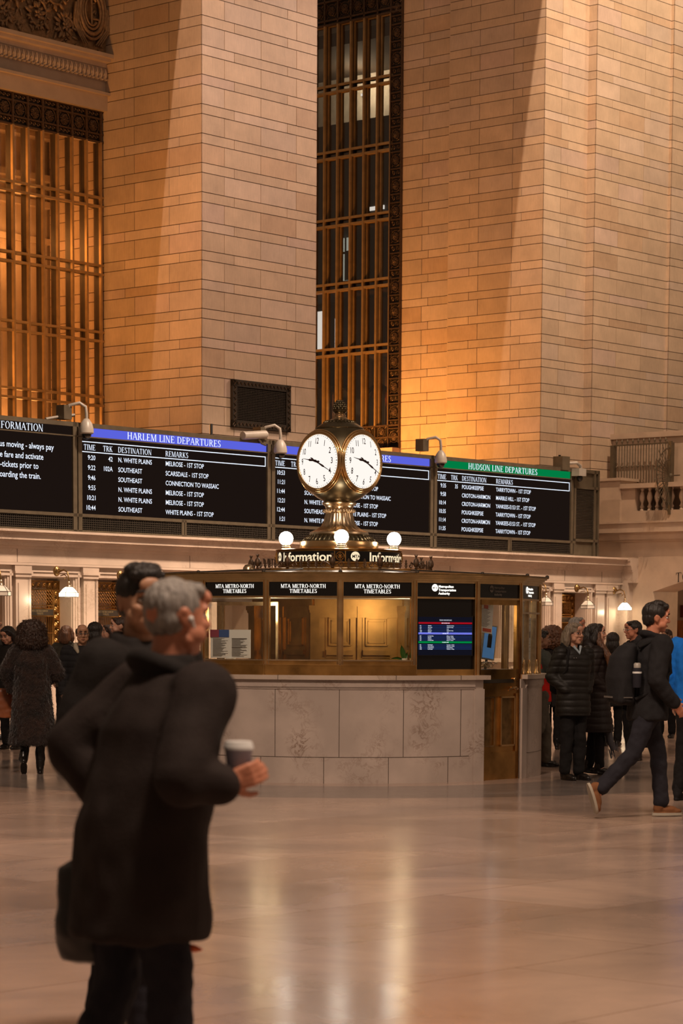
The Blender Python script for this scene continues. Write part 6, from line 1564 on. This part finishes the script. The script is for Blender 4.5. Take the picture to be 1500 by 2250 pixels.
# --- woman in fur coat, from behind
pf_ = put_at(72, 1700)
armsF = {'R': [(-.17, 0, 1.40), (-.30, .02, 1.18), (-.20, -.16, 1.10)], 'L': [(.17, 0, 1.40), (.30, .0, 1.20), (.235, -.10, .98)]}
legsF = {'R': [(-.08, 0, .92), (-.085, -.03, .50), (-.085, .0, .09), (0, -1, 0)], 'L': [(.08, 0, .92), (.09, -.05, .50), (.10, .10, .16), (0, -.7, -.6)]}
f, Sf, Tf = person('woman with big curly hair in a long fur coat, seen from behind', pf_, R(186), 1.66, fem=True, skin='skin_brown', hair=('afro', 'hair_brown'), arms=armsF, legs=legsF, coat=('fur', 'fur', 'fur_coat'), trousers='leather', hem=.34, coatw=1.22, sleeve=1.30, legr=.86, vx=.009)
def fur_tufts(root, src, n, L, m, seed=1):
    co = np.empty(len(src.vertices)*3); src.vertices.foreach_get('co', co); co = co.reshape(-1, 3); nr = np.empty(len(src.vertices)*3); src.vertices.foreach_get('normal', nr); nr = nr.reshape(-1, 3)
    rg = np.random.RandomState(seed); idx = rg.randint(0, len(co), n); mb = MB()
    for i in idx:
        p = Vector(co[i]); d = (Vector(nr[i])+Vector(rg.normal(0, .35, 3))+Vector((0, 0, -.7))).normalized(); sd = d.cross(Vector(nr[i])).normalized()*.0022
        t = p+d*L*rg.uniform(.6, 1.3); mb.add([p-sd, p+sd, t], [(0, 1, 2)])
    o = mb.build('fur_pile', m, root); o['kind'] = 'stuff'; return o
fc = [c for c in f.children if c.name.startswith('fur_coat')][0]; fur_tufts(fc, fc.data, 9000, .030, M['fur'])
fh = [c for c in f.children if c.name.startswith('hair')][0]; fur_tufts(fh, fh.data, 3500, .030, M['hair_brown'], 2)
# --- man with glasses and fleece collar
p, S5, T5 = person('balding man with glasses and cream fleece collar, right of the fur coat', (X_at(181, 28.9), 28.9, 0), R(4), 1.655, skin='skin_tan', hair=('balding', 'hair_black'), head=(6, 6), coat=('charcoal', 'puffer', 'jacket'), trousers='trouser', glasses='black', hem=.80, vx=.0075, coatw=1.10, sleeve=1.1, collar=False)
mb = MB()
for s in (1, -1): mb.tube([(s*.075, .05, 1.51), (s*.085, -.02, 1.50), (s*.075, -.09, 1.46), (s*.045, -.135, 1.40)], [.022, .028, .032, .014], 10)
mb.v = [tuple(S5 @ Vector(v)) for v in mb.v]; addmesh(remesh(mb, 'collar', M['fleece'], .007, 2, curls(.004, 90)), p, 'collar')
mb = MB(); mb.tube([S5 @ Vector((0, -.165, 1.32)), S5 @ Vector((0, -.178, 1.1)), S5 @ Vector((0, -.168, .84))], .005, 6); mb.build('zip', M['brass'], p)
# --- far left people
p, *_ = person('person in a dark coat cut by the left edge, carrying a cognac tote bag', (X_at(-12, 36), 36, 0), R(95), 1.74, skin='skin_tan', hair=('short', 'hair_black'), coat=('coat_dark', 'wool'), arms={'R': [(-.19, 0, 1.415), (-.25, .03, 1.15), (-.24, -.06, .93)]}, hem=.62, vx=.012)
tb = Vector(at(12, 1545, 27.6)); e = empty('tote_bag', (tb.x-.02, tb.y, tb.z-.165), R(8), label='glossy cognac brown tote bag at the left edge beside the fur coat', cat='bag')
mb = MB(); rings(mb, [(0, .16, .055, 0, 0), (.02, .17, .06, 0, 0), (.30, .155, .045, 0, 0), (.33, .15, .03, 0, 0)], 28); addmesh(remesh(mb, 'bag_body', M['tan_leather'], .009, 1, folds(.006, 7, 4)), e, 'bag_body')
mb = MB()
for y in (-.03, .03): mb.tube([(-.06, y, .32), (-.04, y, .44), (.0, 0, .50), (.04, y, .44), (.06, y, .32)], .006, 6)
mb.build('handle', M['leather'], e, 60); mb = MB(); mb.ell((.05, -.05, .27), (.012,)*3, 8, 6); mb.build('clasp', M['brass'], e)
person('young woman with long black hair looking down, at the left edge', (X_at(22, 33), 33, 0), R(-28), 1.64, fem=True, skin='skin_light', hair=('long', 'hair_black'), head=(0, 22), coat=('coat_dark', 'wool'), hem=.6, vx=.009)
person('person with brown hair and grey olive jacket behind the balding man', (X_at(146, 37), 37, 0), R(172), 1.66, fem=True, hair=('bob', 'hair_auburn'), coat=('olive_jacket', 'puffer', 'jacket'), hem=.8, vx=.011)
person('person with long black hair turned away, right of the balding man with glasses', (X_at(212, 34), 34, 0), R(140), 1.70, fem=True, hair=('hoodlike', 'hair_black'), coat=('coat_dark', 'wool'), hem=.6, vx=.011)
person('woman with dark hair in a bun in profile above the foreground man\'s shoulder', (X_at(262, 31), 31, 0), R(-80), 1.755, fem=True, hair=('bun', 'hair_brown'), coat=('coat_dark', 'wool'), vx=.010)
person('woman with brown hair holding up a hand, behind the foreground man\'s shoulder', (X_at(236, 36), 36, 0), R(-50), 1.67, fem=True, hair=('bob', 'hair_brown'), coat=('coat_dark', 'wool'), arms={'R': [(-.165, 0, 1.415), (-.22, -.10, 1.20), (-.10, -.22, 1.45)]}, vx=.010)

# --- right side people
# worker in red vest
pw = fl(1213, 1692); armsW = {'R': [(-.175, -.03, 1.40), (-.2, -.15, 1.2), (-.15, -.28, 1.12)], 'L': [(.175, 0, 1.40), (.22, .0, 1.14), (.2, -.2, 1.0)]}
legsW = {'R': [(-.09, 0, .92), (-.10, .02, .50), (-.10, .27, .22), (0, -.5, -.8)], 'L': [(.09, 0, .92), (.10, -.10, .51), (.10, -.12, .09), (0, -1, 0)]}
p, S6, T6 = person('worker in red vest over grey sleeves at the right edge of the booth', (X_at(1186, 29.3), 29.3, 0), R(-82+180), 1.62, fem=True, skin='skin_brown', hair=('bun', 'hair_black'), head=(0, 6), arms=armsW, legs=legsW, coat=('grey_cloth', 'thin', 'sweater'), trousers='khaki', hem=.80, vx=.008, legr=1.2, sleeve=1.15, shoe_big=1.1)
mb = MB(); rings(mb, [(.84, .195, .158, 0, 0), (1.15, .188, .148, 0, 0), (1.32, .20, .152, 0, 0), (1.42, .155, .125, 0, 0), (1.46, .10, .09, 0, 0)], 28); mb.v = [tuple(S6 @ Vector(v)) for v in mb.v]; addmesh(remesh(mb, 'vest', M['red_vest'], .012, 1, folds(.006)), p, 'vest')
person('person with curly brown hair behind the booth\'s right edge', (X_at(1213, 34), 34, 0), R(165), 1.66, fem=True, hair=('afro', 'hair_auburn'), coat=('coat_dark', 'wool'), vx=.011)
# woman with glasses
pg = put_at(1256, 1714)
p, S7, T7 = person('grey-haired woman with glasses in a black quilted jacket, standing right of the booth', pg, R(26), 1.685, fem=True, skin='skin_light', hair=('mid', 'hair_greybrown'), head=(14, 2), arms=POCK(.165), handpose=PH, coat=('puffer', 'puffer', 'quilted_jacket'), hem=.72, coatw=1.12, sleeve=1.18, glasses='black', brow='hair_greybrown', vx=.0065, legr=1.05,
                   legs={'R': [(-.08, 0, .92), (-.08, -.01, .50), (-.08, .02, .09), (.2, -1, 0)], 'L': [(.08, 0, .92), (.08, -.02, .50), (.09, .0, .09), (.3, -1, 0)]})
mb = MB(); mb.tube([(-.045, -.07, 1.50), (0, -.12, 1.42), (.045, -.07, 1.50)], .016, 8); mb.v = [tuple(S7 @ Vector(v)) for v in mb.v]; mb.build('shirt_collar', M['paleblue'], p, 60)
mb = MB()
for q in (-.06, -.03): mb.ell(S7 @ Vector((q-.02, -.135, 1.37)), (.007,)*3, 8, 6)
mb.build('snap_buttons', M['steel'], p)
bk_ = empty('backpack', (pg[0], pg[1], 0), R(26), label='black backpack on the back of the grey-haired woman with glasses', cat='bag')
mb = MB(); rings(mb, [(.92, .10, .05, -.02, .20), (.96, .14, .085, -.02, .215), (1.2, .14, .09, -.02, .22), (1.34, .11, .06, -.02, .20), (1.38, .05, .03, -.02, .19)], 24); addmesh(remesh(mb, 'pack_body', M['trouser'], .012, 2), bk_, 'pack_body')
mb = MB(); mb.tube([(-.10, .16, 1.34), (-.12, .05, 1.47), (-.125, -.10, 1.40), (-.16, -.12, 1.2), (-.17, .06, 1.05), (-.12, .17, .98)], .014, 8); mb.build('strap', M['trouser'], bk_, 60)
person('man with short grey hair half hidden behind the grey-haired woman with glasses', (X_at(1267, 33), 33, 0), R(60), 1.80, skin='skin_red', hair=('short', 'hair_grey'), coat=('coat_dark', 'wool'), vx=.010, brow='hair_grey')
# woman with long hair
pl_ = put_at(1305, 1702)
p, S8, T8 = person('woman with very long brown hair in a long black puffer coat, facing right', pl_, R(84), 1.685, fem=True, skin='skin_light', hair=('bob', 'hair_black'), head=(0, -2), arms=POCK(.165), handpose=PH, coat=('puffer2', 'puffer', 'puffer_coat'), hem=.50, coatw=1.18, sleeve=1.2, vx=.0075, legr=.9,
                   legs={'R': [(-.08, 0, .92), (-.08, -.05, .50), (-.08, -.06, .10), (0, -1, -.1)], 'L': [(.08, 0, .92), (.08, .02, .50), (.085, .06, .10), (0, -1, -.1)]})
mb = MB(); mb.tube([T8 @ Vector((-.06, -.02, 1.66)), T8 @ Vector((-.10, -.03, 1.55)), Vector((-.16, -.14, 1.38)), Vector((-.17, -.19, 1.2)), Vector((-.165, -.20, 1.02))], [.03, .04, .045, .035, .010], 12)
mb.v = [tuple(S8 @ Vector(v)) for v in mb.v]; addmesh(remesh(mb, 'long_hair_lock', M['hair_auburn'], .006, 1, strands(.008, 80, 3)), p, 'long_hair_lock')
mb = MB(); rings(mb, [(1.40, .13, .10, 0, .03), (1.46, .15, .12, 0, .05), (1.54, .125, .10, 0, .08), (1.60, .06, .05, 0, .10)], 24); mb.v = [tuple(S8 @ Vector(v)) for v in mb.v]; addmesh(remesh(mb, 'hood', M['puffer2'], .01, 2, folds(.01)), p, 'hood')
sx = Vector(at(1345, 1640, pl_[1]-.1)); e = empty('hanging_scarf', (sx.x, sx.y, sx.z-.06), R(10), label='dark fringed scarf end hanging below the long-haired woman\'s coat', cat='scarf')
mb = MB(); rn = random.Random(4); mb.tube([(-.09, 0, .36), (-.05, 0, .24), (-.02, 0, .10), (.02, 0, .02)], [.04, .045, .04, .03], 8)
mb.build('cloth', M['scarf'], e, 60); mb = MB()
for q in range(30): x0 = rn.uniform(-.04, .06); z0 = rn.uniform(0, .12); mb.tube([(x0, rn.uniform(-.02, .02), z0), (x0+rn.uniform(.0, .03), 0, z0-.07-rn.random()*.03)], .0035, 4)
mb.build('fringe', M['scarf'], e)
# man with glasses in profile
person('man with short black hair and thin glasses in profile facing left, behind the backpacker', (X_at(1392, 31), 31, 0), R(-72), 1.745, skin='skin_red', hair=('short', 'hair_black'), head=(0, 4), coat=('charcoal', 'wool'), glasses='steel', vx=.0085, hem=.7)
person('person in a dark coat between the long-haired woman and the man in profile', (X_at(1347, 35), 35, 0), R(160), 1.60, hair=('hoodlike', 'hair_black'), coat=('coat_dark', 'wool'), vx=.012)
person('man in a dark scarf and coat far behind the backpacker at right', (X_at(1466, 38), 38, 0), R(-25), 1.66, skin='skin_tan', hair=('short', 'hair_brown'), head=(-10, 10), coat=('charcoal', 'wool'), vx=.010)
# backpacker
Yb = 21.2; xb = X_at(1425, Yb)
armsB = {'R': [(-.20, 0, 1.42), (-.27, .05, 1.14), (-.25, -.14, .94)], 'L': [(.20, 0, 1.42), (.26, -.10, 1.16), (.2, -.25, .98)]}
legsB = {'R': [(-.09, 0, .92), (-.10, .16, .53), (-.10, .44, .245), (0, -.30, -.95)], 'L': [(.09, 0, .92), (.10, -.14, .52), (.10, -.175, .10), (0, -1, 0)]}
p, S9, T9 = person('tall dark-haired man with a backpack striding right, in brown suede shoes', (xb, Yb, 0), R(104), 1.83, skin='skin_red', hair=('quiff', 'hair_black'), head=(-4, 6), arms=armsB, legs=legsB, coat=('charcoal', 'thin', 'jacket'), trousers='navy', shoes='suede', sole='sole', hem=.80, coatw=1.10, sleeve=1.12, vx=.0075, lean=(0, -.08), legr=1.0, shoe_big=1.15)
bp_ = empty('backpack', (xb, Yb, 0), R(104), label='large black backpack with a bottle in its side pocket, worn by the striding man', cat='bag')
mb = MB(); rings(mb, [(.97, .12, .06, 0, .20), (1.0, .16, .11, 0, .24), (1.2, .165, .125, 0, .25), (1.38, .15, .11, 0, .23), (1.47, .12, .07, 0, .19), (1.50, .06, .03, 0, .17)], 28); mb.cap((-.12, .28, 1.02), (-.12, .26, 1.22), .05, .045); addmesh(remesh(mb, 'pack_body', M['charcoal'], .010, 2, folds(.006)), bp_, 'pack_body')
mb = MB()
for s in (-1, 1): mb.tube([(s*.11, .13, 1.46), (s*.13, .0, 1.52), (s*.14, -.13, 1.42), (s*.17, -.14, 1.25), (s*.18, .05, 1.08), (s*.13, .16, 1.02)], .016, 8)
mb.build('strap', M['trouser'], bp_, 60)
mb = MB(); mb.box(-.10, .10, .355, .362, 1.03, 1.045); mb.box(-.165, -.155, .2, .28, 1.03, 1.04); mb.build('reflective_tab', M['steel'], bp_)
bt_ = empty('water_bottle', tuple(Matrix.Translation((xb, Yb, 0)) @ Matrix.Rotation(R(104), 4, 'Z') @ Vector((-.185, .17, 1.12))), 0, label='dark bottle with pale collar in the side pocket of the striding man\'s backpack', cat='bottle')
mb = MB(); mb.lathe([(.036, 0), (.038, .01), (.038, .15), (.030, .17)], 20); mb.build('bottle_body', M['navy'], bt_, 50)
mb = MB(); mb.lathe([(.040, .12), (.040, .135)], 20); mb.build('pale_collar', M['white'], bt_); mb = MB(); mb.lathe([(.031, .165), (.031, .20), (.02, .21), (.001, .21)], 16); mb.build('cap', M['grey_plastic'], bt_, 50)
# blue jacket at right edge
p, *_ = person('person in a bright blue jacket cut by the right edge of the photo', (X_at(1531, 23.4), 23.4, 0), R(150), 1.80, hair=('short', 'hair_brown'), coat=('blue_jkt', 'thin', 'jacket'), trousers='trouser', shoes='charcoal', hem=.84, coatw=1.12, sleeve=1.2, vx=.011,
             legs={'R': [(-.09, 0, .92), (-.10, -.02, .50), (-.10, -.02, .09), (-.4, -1, 0)], 'L': [(.09, 0, .92), (.12, -.02, .50), (.14, .04, .09), (.2, -1, 0)]})
# rolling suitcase far behind
sp_ = fl(1420, 1652); e = empty('rolling_suitcase', (sp_[0], sp_[1], 0), R(20), label='black rolling suitcase with small wheels behind the striding man\'s legs', cat='suitcase')
mb = MB(); mb.box(-.17, .17, -.11, .11, .06, .60); sc_ = addmesh(remesh(mb, 'case', M['trouser'], .02, 3), e, 'case')
for x in (-.13, .13):
    mb = MB(); mb.tube([(x, -.02, .035), (x, .02, .035)], .035, 14); mb.build('wheel', M['black'], e)
mb = MB(); mb.tube([(-.09, .09, .58), (-.09, .09, .95), (.09, .09, .95), (.09, .09, .58)], .008, 6); mb.build('pull_handle', M['grey_plastic'], e)
# crowd barrier sign behind the booth
sg = Vector(at(1195, 1478, 30.5)); e = empty('cafe_sign', (sg.x, sg.y, 0), R(0), label='black sign with pale lettering behind the right edge of the booth counter', cat='sign')
mb = MB(); mb.box(-.32, .13, -.02, .02, sg.z-.07, sg.z+.12); mb.build('sign_plate', M['black'], e)
mb = MB(); put(mb, sans("ORLANDO'S", .065, 1.2, 'R', .0), lambda x, y: (.08+x, -.022, sg.z-.01+y)); mb.build('lettering', mat('pale_pink_lettering', (.6, .38, .30), .6), e)
mb = MB(); mb.box(-.3, -.27, -.015, .015, 0, sg.z-.07); mb.box(.07, .10, -.015, .015, 0, sg.z-.07); mb.box(-.34, -.22, -.12, .12, 0, .02); mb.box(.03, .15, -.12, .12, 0, .02); mb.build('stand', M['black'], e)
